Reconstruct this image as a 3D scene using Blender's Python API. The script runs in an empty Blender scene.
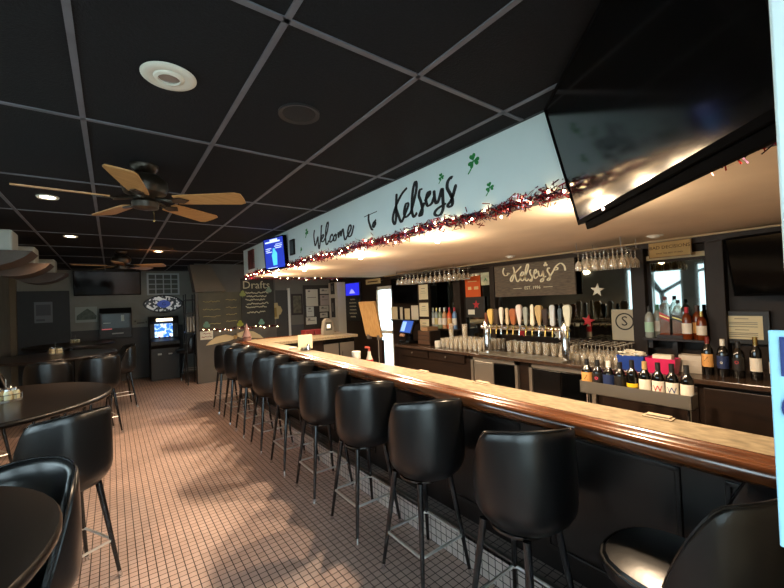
import bpy, math, random
from mathutils import Matrix, Vector

random.seed(7)
SC = bpy.context.scene
COL = SC.collection
R = math.radians
PI = math.pi

# ------------------------------------------------------------------ camera
YAW, PITCH, ROLL, FPX = 0.641705, 0.016633, -0.041318, 376.04
fw = Vector((math.sin(YAW) * math.cos(PITCH), math.cos(YAW) * math.cos(PITCH), math.sin(PITCH)))
rt = Vector((math.cos(YAW), -math.sin(YAW), 0))
up = rt.cross(fw)
r2 = rt * math.cos(ROLL) + up * math.sin(ROLL)
u2 = -rt * math.sin(ROLL) + up * math.cos(ROLL)
cam = bpy.data.cameras.new('camera')
cam.lens = FPX * 36.0 / 784.0
cam.sensor_width = 36.0
cam.clip_start = 0.02
cam_ob = bpy.data.objects.new('camera', cam)
m = Matrix.Identity(4)
for i in range(3):
    m[i][0], m[i][1], m[i][2] = r2[i], u2[i], -fw[i]
m[0][3], m[1][3], m[2][3] = 0.0, 0.0, 1.68
cam_ob.matrix_world = m
COL.objects.link(cam_ob)
SC.camera = cam_ob

# ------------------------------------------------------------------ world, exposure
world = bpy.data.worlds.new('world')
SC.world = world
world.use_nodes = True
bg = world.node_tree.nodes['Background']
bg.inputs[0].default_value = (0.78, 0.91, 1.0, 1)
bg.inputs[1].default_value = 5.0
SC.view_settings.view_transform = 'Standard'
SC.view_settings.look = 'None'
SC.view_settings.exposure = 0.95
SC.view_settings.gamma = 1.0
SC.view_settings.use_curve_mapping = False
try:
    SC.cycles.max_bounces = 8
    SC.cycles.transparent_max_bounces = 24
    SC.cycles.sample_clamp_indirect = 4.0
    SC.cycles.caustics_reflective = False
    SC.cycles.caustics_refractive = False
except Exception:
    pass

WARM = (1.0, 0.74, 0.49)


def lamp(name, kind, loc, power, color, parent=None, radius=0.04, spot=None, rot=None):
    d = bpy.data.lights.new(name, kind)
    d.energy = power
    d.color = color
    if kind != 'AREA':
        d.shadow_soft_size = radius
    if spot:
        d.spot_size = spot
        d.spot_blend = 0.6
    o = bpy.data.objects.new(name, d)
    COL.objects.link(o)
    o.location = loc
    if rot:
        o.rotation_euler = rot
    if parent:
        o.parent = parent
    return o


# ------------------------------------------------------------------ materials
def lin(c):
    return tuple((x / 12.92 if x <= 0.04045 else ((x + 0.055) / 1.055) ** 2.4) for x in c)


def rgb(h):
    return lin((int(h[0:2], 16) / 255, int(h[2:4], 16) / 255, int(h[4:6], 16) / 255))


MATS = {}


def mat(name, h, rough=0.5, metal=0.0, var=0.0, scale=8.0, stretch=(1, 1, 1), bump=0.0, emit=None, coat=0.0, spec=0.5, h2=None):
    if name in MATS:
        return MATS[name]
    mt = bpy.data.materials.new(name)
    mt.use_nodes = True
    nt = mt.node_tree
    b = nt.nodes['Principled BSDF']
    c = rgb(h) + (1,)
    b.inputs['Base Color'].default_value = c
    b.inputs['Roughness'].default_value = rough
    b.inputs['Metallic'].default_value = metal
    b.inputs['Specular IOR Level'].default_value = spec
    b.inputs['Coat Weight'].default_value = coat
    b.inputs['Coat Roughness'].default_value = 0.08
    if emit:
        b.inputs['Emission Color'].default_value = c
        b.inputs['Emission Strength'].default_value = emit
    if var or bump or h2:
        tc = nt.nodes.new('ShaderNodeTexCoord')
        mp = nt.nodes.new('ShaderNodeMapping')
        mp.inputs['Scale'].default_value = stretch
        nz = nt.nodes.new('ShaderNodeTexNoise')
        nz.inputs['Scale'].default_value = scale
        nz.inputs['Detail'].default_value = 6
        nt.links.new(tc.outputs['Object'], mp.inputs[0])
        nt.links.new(mp.outputs[0], nz.inputs['Vector'])
        if var or h2:
            rp = nt.nodes.new('ShaderNodeValToRGB')
            d = rgb(h2) if h2 else tuple(x * (1 - var) for x in c[:3])
            e = c[:3] if h2 else tuple(min(1, x * (1 + var)) for x in c[:3])
            rp.color_ramp.elements[0].color = d + (1,)
            rp.color_ramp.elements[1].color = e + (1,)
            rp.color_ramp.elements[0].position = 0.32
            rp.color_ramp.elements[1].position = 0.68
            nt.links.new(nz.outputs['Fac'], rp.inputs[0])
            nt.links.new(rp.outputs[0], b.inputs['Base Color'])
            if emit:
                nt.links.new(rp.outputs[0], b.inputs['Emission Color'])
        if bump:
            bp = nt.nodes.new('ShaderNodeBump')
            bp.inputs['Strength'].default_value = bump
            bp.inputs['Distance'].default_value = 0.01
            nt.links.new(nz.outputs['Fac'], bp.inputs['Height'])
            nt.links.new(bp.outputs[0], b.inputs['Normal'])
    MATS[name] = mt
    return mt


def glass_mat(name, h, clear=0.85, rough=0.03, milk=0.0):
    mt = bpy.data.materials.new(name)
    mt.use_nodes = True
    nt = mt.node_tree
    out = nt.nodes['Material Output']
    nt.nodes.remove(nt.nodes['Principled BSDF'])
    t = nt.nodes.new('ShaderNodeBsdfTransparent')
    t.inputs[0].default_value = rgb(h) + (1,)
    g = nt.nodes.new('ShaderNodeBsdfGlossy')
    g.inputs['Roughness'].default_value = rough
    lw = nt.nodes.new('ShaderNodeLayerWeight')
    lw.inputs[0].default_value = 1 - clear
    mx = nt.nodes.new('ShaderNodeMixShader')
    nt.links.new(lw.outputs['Facing'], mx.inputs[0])
    nt.links.new(t.outputs[0], mx.inputs[1])
    nt.links.new(g.outputs[0], mx.inputs[2])
    last = mx
    if milk:
        df = nt.nodes.new('ShaderNodeBsdfDiffuse')
        df.inputs[0].default_value = rgb(h) + (1,)
        m2 = nt.nodes.new('ShaderNodeMixShader')
        m2.inputs[0].default_value = milk
        nt.links.new(mx.outputs[0], m2.inputs[1])
        nt.links.new(df.outputs[0], m2.inputs[2])
        last = m2
    nt.links.new(last.outputs[0], out.inputs[0])
    MATS[name] = mt
    return mt


def tile_mat(name, size, mortar, c1, c2, cm, rough=0.45, plane='XY'):
    mt = bpy.data.materials.new(name)
    mt.use_nodes = True
    nt = mt.node_tree
    b = nt.nodes['Principled BSDF']
    tc = nt.nodes.new('ShaderNodeTexCoord')
    src = tc.outputs['Object']
    if plane == 'YZ':
        sp = nt.nodes.new('ShaderNodeSeparateXYZ')
        cb = nt.nodes.new('ShaderNodeCombineXYZ')
        nt.links.new(src, sp.inputs[0])
        nt.links.new(sp.outputs[1], cb.inputs[0])
        nt.links.new(sp.outputs[2], cb.inputs[1])
        src = cb.outputs[0]
    br = nt.nodes.new('ShaderNodeTexBrick')
    br.offset = 0.0
    br.squash = 1.0
    br.inputs['Scale'].default_value = 1.0
    br.inputs['Brick Width'].default_value = size
    br.inputs['Row Height'].default_value = size
    br.inputs['Mortar Size'].default_value = mortar
    br.inputs['Mortar Smooth'].default_value = 0.1
    br.inputs['Color1'].default_value = rgb(c1) + (1,)
    br.inputs['Color2'].default_value = rgb(c2) + (1,)
    br.inputs['Mortar'].default_value = rgb(cm) + (1,)
    nt.links.new(src, br.inputs['Vector'])
    nz = nt.nodes.new('ShaderNodeTexNoise')
    nz.inputs['Scale'].default_value = 1.7
    nz.inputs['Detail'].default_value = 5
    nt.links.new(tc.outputs['Object'], nz.inputs['Vector'])
    mr = nt.nodes.new('ShaderNodeMapRange')
    mr.inputs[1].default_value = 0.3
    mr.inputs[2].default_value = 0.7
    mr.inputs[3].default_value = 0.82
    mr.inputs[4].default_value = 1.08
    nt.links.new(nz.outputs['Fac'], mr.inputs[0])
    mx = nt.nodes.new('ShaderNodeMix')
    mx.data_type = 'RGBA'
    mx.blend_type = 'MULTIPLY'
    mx.inputs[0].default_value = 1.0
    nt.links.new(br.outputs['Color'], mx.inputs[6])
    nt.links.new(mr.outputs[0], mx.inputs[7])
    nt.links.new(mx.outputs[2], b.inputs['Base Color'])
    b.inputs['Roughness'].default_value = rough
    bp = nt.nodes.new('ShaderNodeBump')
    bp.inputs['Strength'].default_value = 0.25
    bp.inputs['Distance'].default_value = 0.003
    bp.invert = True
    nt.links.new(br.outputs['Fac'], bp.inputs['Height'])
    nt.links.new(bp.outputs[0], b.inputs['Normal'])
    MATS[name] = mt
    return mt


M_floor = tile_mat('floor_tile', 0.05, 0.003, 'c4aca2', 'b8a096', '21150f')
M_step = tile_mat('step_tile', 0.05, 0.003, 'd2c6c0', 'c4b8b2', '1c1614', plane='YZ')
M_steptop = tile_mat('step_top_tile', 0.05, 0.003, '9a8c86', '8a7d78', '1c1614')
M_ceil = mat('ceiling_tile', '1a1a1d', 0.9, var=0.12, scale=120, bump=0.3, spec=0.2)
M_grid = mat('ceiling_grid', '63636a', 0.6, var=0.15, scale=6)
M_soffit = mat('soffit_paint', 'd9c9b2', 0.7, var=0.05, scale=3, bump=0.1)
M_teal = mat('fascia_paint', 'dae8e7', 0.6, var=0.02, scale=3)
M_charcoal = mat('charcoal_trim', '3b3d3f', 0.6)
M_wallgrey = mat('wall_grey_paint', '8e8d84', 0.8, var=0.08, scale=4, bump=0.1)
M_wains = mat('wainscot_paint', '4a4a4a', 0.7, var=0.08, scale=6)
M_walldark = mat('dark_brown_panel', '20150d', 0.55, spec=0.3, var=0.3, scale=5, stretch=(1, 1, .15))
M_black = mat('black_paint', '141414', 0.5)
M_blackgloss = mat('black_plastic', '0c0c0d', 0.25)
M_screen = mat('screen_glass', '050607', 0.1, spec=0.45)
M_tvcase = mat('television_casing', '060607', 0.85, spec=0.05)
M_vinyl = mat('black_vinyl', '0b0c0e', 0.3, var=0.15, scale=14, bump=0.12, spec=0.55)
M_pipe = mat('vinyl_piping', '1b1b1c', 0.25)
M_leg = mat('black_enamel', '121417', 0.2, spec=0.6)
M_chrome = mat('chrome', 'd8d8d8', 0.12, metal=1.0)
M_steel = mat('brushed_steel', 'aeaaa0', 0.33, metal=0.85)
M_darksteel = mat('grey_steel', '77736e', 0.4, metal=0.8)
M_stone = mat('bar_stone', '8b7e66', 0.38, var=0.34, scale=38, stretch=(1, .5, 1), coat=0.15, bump=.08)
M_rail = mat('varnished_wood', '6b3c1f', 0.22, scale=9, stretch=(6, .5, 6), coat=0.7, h2='4a2612')
M_barpanel = mat('bar_front_panel', '131010', 0.35, var=0.2, scale=6)
M_cabinet = mat('back_bar_wood', '22160f', 0.4, spec=0.35, scale=7, stretch=(3, .4, 3), h2='140d09')
M_countertop = mat('back_bar_top', '3c2e25', 0.22, var=0.25, scale=18)
M_tabletop = mat('table_laminate', '4a3329', 0.32, scale=10, stretch=(.6, 5, 1), h2='38261e')
M_tableedge = mat('table_edge', '17110e', 0.3)
M_fanwood = mat('fan_blade_wood', 'b98a55', 0.45, scale=14, stretch=(.4, 4, 4), h2='a3743f')
M_bronze = mat('fan_bronze', '3b342c', 0.35, metal=0.7)
M_white = mat('white_plastic', 'd9d6ca', 0.5)
M_paper = mat('paper', 'dcd6c2', 0.8)
M_cream = mat('cream_paper', 'd9cda8', 0.8)
M_ink = mat('ink', '1a1a1a', 0.7)
M_greyink = mat('grey_ink', '77736a', 0.8)
M_green = mat('shamrock_green', '17803a', 0.6)
M_sign = mat('weathered_sign_board', '70624f', 0.7, scale=10, stretch=(1, 1.2, 9), h2='52463a')
M_signink = mat('cream_lettering', 'f1e7c4', 0.6)
M_kraft = mat('tan_sign', 'a88a55', 0.7, var=0.1, scale=9)
M_brownink = mat('brown_ink', '3d2812', 0.8)
M_chalk = mat('chalkboard', '2a2820', 0.6, var=0.35, scale=4)
M_chalktxt = mat('chalk', 'c9bfa0', 0.9)
M_chalktxt2 = mat('yellow_chalk', 'b9a86c', 0.9)
M_mirror = mat('mirror_silver', '7a807d', 0.03, metal=1.0)
M_glass = glass_mat('clear_glass', 'fbf6ea', 0.5, .03, .24)
M_pane = glass_mat('window_glass', 'f2f8f8', 0.93)
M_bulb = mat('lit_bulb', 'ffe0a8', emit=30.0)
M_fairy = mat('fairy_bulb', 'ffd9a0', emit=40.0)
M_down = mat('downlight_lens', 'ffeccf', emit=14.0)
M_red = mat('red_tinsel', '9c1a22', 0.25, metal=0.6)
M_purple = mat('purple_tinsel', '5a3358', 0.25, metal=0.7)
M_silver = mat('silver_tinsel', 'a9a3a8', 0.2, metal=0.9)
M_gold = mat('brass', 'b99a5a', 0.25, metal=1.0)
M_rubber = mat('black_rubber', '0e0e0e', 0.7)
M_redplastic = mat('red_plastic', 'b3202c', 0.4)
M_pink = mat('magenta_plastic', 'c2245a', 0.4)
M_blueplastic = mat('blue_plastic', '1e3f8f', 0.4)
M_navy = mat('navy_print', '152a6b', 0.5)
M_lightblue = mat('pale_blue_card', '9fd4f0', 0.6)
M_orange = mat('orange_print', 'e05a18', 0.6)
M_oak = mat('oak_flap', 'a98656', 0.4, scale=8, stretch=(5, 5, .6), h2='8f6c40')
M_brownshade = mat('brown_shade', '463a30', 0.6, var=0.15, scale=8)
M_skyblue = mat('blue_screen', '2236a6', emit=.6)


def simple(h, rough=0.5, **k):
    return mat('paint_' + h, h, rough, **k)


# ------------------------------------------------------------------ mesh builder
class MB:
    def __init__(s):
        s.v, s.f = [], []

    def add(s, vs, fs):
        n = len(s.v)
        s.v += [tuple(q) for q in vs]
        s.f += [tuple(i + n for i in q) for q in fs]
        return s

    def box(s, x0, x1, y0, y1, z0, z1):
        return s.add([(x0, y0, z0), (x1, y0, z0), (x1, y1, z0), (x0, y1, z0), (x0, y0, z1), (x1, y0, z1), (x1, y1, z1), (x0, y1, z1)],
                     [(0, 3, 2, 1), (4, 5, 6, 7), (0, 1, 5, 4), (1, 2, 6, 5), (2, 3, 7, 6), (3, 0, 4, 7)])

    def lathe(s, prof, seg=20, c=(0, 0, 0), a0=0.0, a1=2 * PI):
        full = abs(a1 - a0) > 2 * PI - 1e-6
        ringed = prof[0] == prof[-1]
        n = seg if full else seg + 1
        vs = []
        for r, z in prof:
            for k in range(n):
                a = a0 + (a1 - a0) * k / seg
                vs.append((c[0] + r * math.cos(a), c[1] + r * math.sin(a), c[2] + z))
        fs = []
        for i in range(len(prof) - 1):
            for k in range(seg):
                k2 = (k + 1) % n
                fs.append((i * n + k, i * n + k2, (i + 1) * n + k2, (i + 1) * n + k))
        if full and not ringed and prof[0][0] > 1e-5:
            fs.append(tuple(reversed(range(n))))
        if full and not ringed and prof[-1][0] > 1e-5:
            fs.append(tuple((len(prof) - 1) * n + k for k in range(n)))
        return s.add(vs, fs)

    def tube(s, pts, r, seg=8, closed=False, r1=None):
        P = [Vector(p) for p in pts]
        n = len(P)
        vs, fs = [], []
        prev = None
        for i, p in enumerate(P):
            if closed:
                t = P[(i + 1) % n] - P[i - 1]
            else:
                t = P[min(i + 1, n - 1)] - P[max(i - 1, 0)]
            t.normalize()
            if prev is None:
                a = Vector((0, 0, 1)) if abs(t.z) < 0.9 else Vector((1, 0, 0))
                prev = t.cross(a).normalized()
            prev = (prev - t * prev.dot(t)).normalized()
            b = t.cross(prev)
            rr = r if r1 is None else r + (r1 - r) * i / (n - 1)
            for k in range(seg):
                a = 2 * PI * k / seg
                vs.append(p + prev * (rr * math.cos(a)) + b * (rr * math.sin(a)))
        m_ = n if closed else n - 1
        for i in range(m_):
            j = (i + 1) % n
            for k in range(seg):
                k2 = (k + 1) % seg
                fs.append((i * seg + k, i * seg + k2, j * seg + k2, j * seg + k))
        if not closed:
            fs.append(tuple(reversed(range(seg))))
            fs.append(tuple((n - 1) * seg + k for k in range(seg)))
        return s.add(vs, fs)

    def rings(s, rings, cap=True):
        n = len(rings[0])
        vs = [p for r_ in rings for p in r_]
        fs = []
        for i in range(len(rings) - 1):
            for k in range(n):
                k2 = (k + 1) % n
                fs.append((i * n + k, i * n + k2, (i + 1) * n + k2, (i + 1) * n + k))
        if cap:
            fs.append(tuple(reversed(range(n))))
            fs.append(tuple((len(rings) - 1) * n + k for k in range(n)))
        return s.add(vs, fs)

    def prism(s, poly, axis, a, b):
        def P(u, w, t):
            return {'x': (t, u, w), 'y': (u, t, w), 'z': (u, w, t)}[axis]
        return s.rings([[P(u, w, a) for u, w in poly], [P(u, w, b) for u, w in poly]])

    def ball(s, c, r, seg=10, rings=6, sz=1.0):
        prof = [(max(1e-6, r * math.sin(PI * i / rings)), -r * sz * math.cos(PI * i / rings)) for i in range(rings + 1)]
        return s.lathe(prof, seg, c)

    def xf(s, M):
        s.v = [tuple(M @ Vector(q)) for q in s.v]
        return s

    def build(s, name, material, parent=None, smooth=False, bevel=0.0, label=None, loc=None):
        me = bpy.data.meshes.new(name)
        me.from_pydata(s.v, [], s.f)
        me.update()
        me.materials.append(material)
        if smooth:
            me.polygons.foreach_set('use_smooth', [True] * len(me.polygons))
            try:
                me.set_sharp_from_angle(angle=R(40))
            except Exception:
                pass
        o = bpy.data.objects.new(name, me)
        COL.objects.link(o)
        if bevel:
            b = o.modifiers.new('bevel', 'BEVEL')
            b.width = bevel
            b.segments = 2
            b.limit_method = 'ANGLE'
        if parent:
            o.parent = parent
        if label:
            o['label'] = label
        if loc:
            o.location = loc
        return o


def tag(o, label, cat, group=None, kind=None):
    if label:
        o['label'] = label
    if cat:
        o['category'] = cat
    if group:
        o['group'] = group
    if kind:
        o['kind'] = kind
    return o


def empty(name, loc, label, cat, group=None, rz=0.0):
    o = bpy.data.objects.new(name, None)
    o.empty_display_size = 0.05
    COL.objects.link(o)
    o.location = loc
    o.rotation_euler = (0, 0, rz)
    return tag(o, label, cat, group)


def struct(o):
    o['kind'] = 'structure'
    return o


def dup(root, loc, rz=None, label=None, group=None, scale=None):
    r = root.copy()
    COL.objects.link(r)
    r.location = loc
    if rz is not None:
        r.rotation_euler = (0, 0, rz)
    if scale:
        r.scale = (scale,) * 3 if not isinstance(scale, tuple) else scale
    if label:
        r['label'] = label
    if group:
        r['group'] = group
    for ch in list(root.children):
        c = ch.copy()
        COL.objects.link(c)
        c.parent = r
        for g in list(ch.children):
            d = g.copy()
            COL.objects.link(d)
            d.parent = c
    return r


def spline(pts, n=6):
    P = [Vector(p) for p in pts]
    if len(P) < 3:
        return P
    out = []
    for i in range(len(P) - 1):
        p0, p1, p2, p3 = P[max(i - 1, 0)], P[i], P[i + 1], P[min(i + 2, len(P) - 1)]
        for k in range(n):
            t = k / n
            out.append(0.5 * ((2 * p1) + (p2 - p0) * t + (2 * p0 - 5 * p1 + 4 * p2 - p3) * t * t + (3 * p1 - p0 - 3 * p2 + p3) * t ** 3))
    out.append(P[-1])
    return out


def text_mesh(txt, size, frame, extrude=0.0015, bend=None, align='CENTER'):
    """letters as an MB; frame = (origin, right, up) in the parent's space"""
    cu = bpy.data.curves.new('text', 'FONT')
    cu.body = txt
    cu.size = size
    cu.extrude = extrude
    cu.align_x = align
    cu.align_y = 'CENTER'
    cu.resolution_u = 2
    o = bpy.data.objects.new('text', cu)
    COL.objects.link(o)
    dg = bpy.context.evaluated_depsgraph_get()
    me = bpy.data.meshes.new_from_object(o.evaluated_get(dg))
    org, rr, uu = Vector(frame[0]), Vector(frame[1]).normalized(), Vector(frame[2]).normalized()
    nn = rr.cross(uu)
    mb = MB()
    vs = []
    for v in me.vertices:
        if bend:
            a = v.co.x / bend
            vs.append(org + rr * (bend * math.sin(a)) + nn * (bend * (math.cos(a)) + v.co.z) + uu * v.co.y)
        else:
            vs.append(org + rr * v.co.x + uu * v.co.y + nn * v.co.z)
    mb.add(vs, [tuple(p.vertices) for p in me.polygons])
    COL.objects.unlink(o)
    bpy.data.objects.remove(o)
    bpy.data.meshes.remove(me)
    bpy.data.curves.remove(cu)
    return mb


# ------------------------------------------------------------------ the room
XL, XR, YF, YB, ZC = -1.72, 4.85, -0.35, 11.3, 2.68
struct(MB().box(XL - .1, XR + .1, YF - .1, YB + .1, -0.1, 0).build('floor', M_floor))
struct(MB().box(-14, 16, -8, 20, -0.35, -0.12).build('ground', simple('a6a8a2', 0.9)))
struct(MB().box(XL - 1.5, XL - .1, YF - .4, 6.0, 2.42, 2.5).box(XL - 1.5, 2.5, YF - 1.5, YF - .4, 2.55, 2.63).build('trim_14', simple('6f7470', .8)))  # unseen awnings, added to keep high skylight off the floor
ce = struct(MB().box(XL - .1, XR + .1, YF - .1, YB + .1, ZC, ZC + .1).build('ceiling', M_ceil))
g = MB()
for i in range(-3, 9):
    x = -0.094 + .6096 * i
    if XL < x < XR:
        g.box(x - .012, x + .012, YF, YB, ZC - .006, ZC + .002)
for j in range(-1, 9):
    y = 1.241 + 1.2192 * j
    if YF < y < YB:
        g.box(XL, XR, y - .012, y + .012, ZC - .006, ZC + .002)
struct(g.build('ceiling_grid', M_grid, ce))


def wall_with_holes(name, axis, pos, thick, a0, a1, holes, material, z0=0.0, z1=ZC):
    """holes: list of (a, b, za, zb), sorted, not overlapping along a"""
    mb = MB()

    def bx(a, b, za, zb):
        if b - a < 1e-4 or zb - za < 1e-4:
            return
        if axis == 'x':
            mb.box(pos, pos + thick, a, b, za, zb)
        else:
            mb.box(a, b, pos, pos + thick, za, zb)
    cur = a0
    for a, b, za, zb in sorted(holes):
        bx(cur, a, z0, z1)
        bx(a, b, z0, za)
        bx(a, b, zb, z1)
        cur = b
    bx(cur, a1, z0, z1)
    return struct(mb.build(name, material))


LW = [(0.25, 1.35, 0.95, 2.3), (1.6, 2.9, 0.95, 2.3), (3.15, 4.45, 0.95, 2.3)]
wall_with_holes('wall_left', 'x', XL - .1, .1, YF - .1, YB + .1, LW, M_wallgrey)
FWH = [(-1.6, 0.8, 0.3, 2.45)]
wall_with_holes('wall_front', 'y', YF - .1, .1, XL, XR, FWH, M_wallgrey)
wall_with_holes('wall_back', 'y', YB, .1, XL, XR, [], M_wallgrey)
wall_with_holes('wall_right', 'x', XR, .1, YF, YB, [(6.5, 7.12, 0.05, 2.0)], M_walldark)
wall_with_holes('wall_far', 'y', 9.36, .1, 3.3, XR, [], mat('far_wall_paint', '6e695f', 0.8, var=0.06, scale=4))
wall_with_holes('wall_partition', 'y', 9.3, .1, 1.5, 3.3, [], mat('partition_paint', '5a5650', 0.75, var=0.08, scale=4))
for k, (a, b, za, zb) in enumerate(LW):
    w = MB()
    for (p, q) in ((a, a + .05), (b - .05, b), ((a + b) / 2 - .02, (a + b) / 2 + .02)):
        w.box(XL - .08, XL - .02, p, q, za, zb)
    w.box(XL - .08, XL - .02, a, b, za, za + .05).box(XL - .08, XL - .02, a, b, zb - .05, zb)
    wf = struct(w.build('window_%d' % (k + 1), M_teal))
    struct(MB().box(XL - .053, XL - .047, a, b, za, zb).build('window_pane', M_pane, wf))
w = MB().box(-1.6, -1.54, YF - .08, YF - .02, .3, 2.45).box(.74, .8, YF - .08, YF - .02, .3, 2.45).box(-1.6, .8, YF - .08, YF - .02, 2.38, 2.45).box(-1.6, .8, YF - .08, YF - .02, .3, .37).box(-.42, -.37, YF - .08, YF - .02, .3, 2.45)
wf = struct(w.build('window_4', M_teal))
struct(MB().box(-1.58, .78, YF - .053, YF - .047, .32, 2.43).build('window_pane', M_pane, wf))

# wainscot on the far wall, dark door leaf in its corner
struct(MB().box(-0.75, 1.5, YB - .02, YB, 0, 1.27).build('baseboard_back', M_wains))
d = struct(MB().box(-1.70, -0.76, YB - .05, YB, 0.0, 2.2).build('door_1', mat('dark_door', '2b2b2a', 0.6, var=0.1)))
struct(MB().lathe([(.03, 0), (.03, .02), (.012, .02), (.012, .05), (.028, .05), (.028, .08)], 12).xf(Matrix.Translation((-.85, YB - .05, 1.0)) @ Matrix.Rotation(R(90), 4, 'X')).build('door_handle', M_darksteel, d))
struct(MB().box(XL, XL + .1, YB - .12, YB, 0, 2.5).build('trim_1', mat('tan_post', '75654c', 0.7)))
# doorway to the kitchen side in the far wall, with its pale casing
d = struct(MB().box(3.3, 3.62, 9.31, 9.36, 0.0, 2.05).build('door_2', mat('washroom_door', '393632', 0.6)))
struct(MB().box(3.62, 3.68, 9.30, 9.36, 0, 2.1).build('door_casing', M_white, d))
struct(MB().box(3.68, 4.85, 9.335, 9.36, 0, 1.15).build('baseboard_far', M_wains))
# glazed side door behind the bar
d = MB().box(XR + .02, XR + .07, 6.5, 6.56, .05, 2.0).box(XR + .02, XR + .07, 7.06, 7.12, .05, 2.0).box(XR + .02, XR + .07, 6.5, 7.12, 1.92, 2.0).box(XR + .02, XR + .07, 6.5, 7.12, .05, .2).box(XR + .02, XR + .07, 6.5, 7.12, 0.95, 1.02)
d = struct(d.build('door_3', M_white))
struct(MB().box(XR + .043, XR + .047, 6.55, 7.07, .2, 1.92).build('door_pane', M_pane, d))
# painted pillar beside the entrance
struct(MB().box(.855, 1.02, -.35, .105, 0, ZC).build('trim_2', M_teal, bevel=.004))

# soffit over the bar with its painted fascia
struct(MB().box(1.99, XR, YF, 6.93, 2.2, 2.28).build('soffit', M_soffit))
fa = struct(MB().box(1.91, 1.99, YF, 6.93, 2.225, ZC).box(1.99, XR, 6.86, 6.93, 2.225, ZC).build('fascia', M_teal))
struct(MB().box(1.903, 1.995, YF, 6.935, 2.195, 2.228).box(1.995, XR, 6.85, 6.937, 2.195, 2.228).box(1.906, 1.92, YF, 6.933, ZC - .012, ZC).build('fascia_trim', M_charcoal, fa))
struct(MB().box(4.70, XR, YF, 6.9, 2.13, 2.2).build('trim_3', M_walldark))
struct(MB().box(4.66, XR, YF, 6.5, 2.185, 2.2).build('trim_4', mat('cornice_strip', 'b59e78', 0.6)))
for k, (a, b) in enumerate(((1.655, 1.79), (4.40, 4.56), (.98, 1.12), (3.69, 3.78), (5.36, 5.5))):
    struct(MB().box(4.72, XR, a, b, .9, 2.14).build('trim_%d' % (5 + k), M_walldark, bevel=.005))
struct(MB().box(4.62, 4.85, 8.5, 8.98, 0, 2.2).build('trim_11', mat('cream_column', 'cfc4b0', 0.7)))

# ------------------------------------------------------------------ mirrors on the back bar wall
def mirror(y0, y1, z0, z1, label):
    r_ = empty('wall_mirror', (4.82, (y0 + y1) / 2, z0), label, 'mirror', 'mirrors of the back bar')
    h = (y1 - y0) / 2
    H = z1 - z0
    f = .03
    MB().box(-.015, .03, -h, -h + f, 0, H).box(-.015, .03, h - f, h, 0, H).box(-.015, .03, -h, h, 0, f).box(-.015, .03, -h, h, H - f, H).build('frame', M_walldark, r_)
    MB().box(0, .028, -h + f, h - f, f, H - f).build('mirror_glass', M_mirror, r_)
    return r_


mirror(1.79, 3.69, 1.06, 2.13, 'wide mirror behind the beer taps')
m3 = mirror(1.12, 1.655, 1.15, 2.0, 'small mirror behind the whiskey bottles')
MB().box(-.02, .02, -.27, .27, .85, .9).build('pale_header', mat('pale_lath', 'c9b892', 0.6), m3)
mirror(4.56, 5.36, 1.12, 2.08, 'mirror behind the shelf of liqueur bottles by the price cards')
mirror(3.78, 4.40, .92, 2.10, 'narrow mirror holding the orange poster')

# ------------------------------------------------------------------ the bar
bar = empty('bar_counter', (0, 0, 0), 'long bar with pale stone top and varnished wood arm rail along the stools', 'bar')
MB().box(1.80, 2.05, YF + .05, 6.88, 1.03, 1.085).build('stone_top', M_stone, bar)
prof = [(1.806, 1.087), (1.795, 1.096), (1.785, 1.096), (1.772, 1.088), (1.76, 1.078), (1.748, 1.075), (1.735, 1.078), (1.722, 1.082), (1.708, 1.078), (1.698, 1.064), (1.695, 1.045), (1.70, 1.026), (1.712, 1.012), (1.73, 1.008), (1.75, 1.0), (1.77, .985), (1.806, .98)]
MB().prism(prof, 'y', YF + .05, 6.9).build('arm_rail', M_rail, bar, smooth=True)
MB().box(1.87, 2.03, YF + .05, 6.6, 0, 1.03).build('front_panel', M_barpanel, bar)
pm = MB()
y = -.2
while y < 6.3:
    for (a, b, c, d_) in ((y, y + .62, .92, .94), (y, y + .62, .32, .34), (y, y + .02, .32, .94), (y + .60, y + .62, .32, .94)):
        pm.box(1.858, 1.872, a, b, c, d_)
    y += .76
pm.build('panel_moulding', M_barpanel, bar, bevel=.004)
MB().box(1.75, 1.76, YF + .05, 6.7, 0, .20).build('footrest_riser', M_step, bar)
MB().box(1.75, 1.87, YF + .05, 6.7, .17, .205).build('footrest_tread', M_steptop, bar)
MB().box(1.744, 1.772, YF + .05, 6.7, .193, .208).build('footrest_nosing', M_darksteel, bar, bevel=.003)
MB().box(2.03, 2.45, .2, 5.3, .45, .72).build('work_shelf', M_darksteel, bar)

# low service counter that returns behind the far end, with fridges under
ret = empty('return_counter', (0, 0, 0), 'return counter across the far end of the bar with steel fridges under', 'counter')
MB().box(2.055, 3.62, 5.95, 6.8, 1.04, 1.085).build('worktop', M_stone, ret)
MB().prism([((6.9 - (q[0] - 1.695)), q[1]) for q in prof], 'x', 2.055, 3.62).build('arm_rail', M_rail, ret, smooth=True)
MB().box(2.06, 2.95, 6.02, 6.7, 0, 1.04).build('base_cabinet', M_cabinet, ret)
fr = MB().box(2.95, 3.60, 6.05, 6.7, 0, 1.04).build('fridge', M_blackgloss, ret)
for k in range(2):
    x0 = 2.97 + k * .32
    dd = MB().box(x0, x0 + .29, 6.025, 6.05, .2, .95).build('fridge_door', M_steel, ret, bevel=.004)
    MB().tube([(x0 + .03, 6.01, .4), (x0 + .03, 6.01, .8)], .008).build('door_handle', M_chrome, dd)

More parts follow.
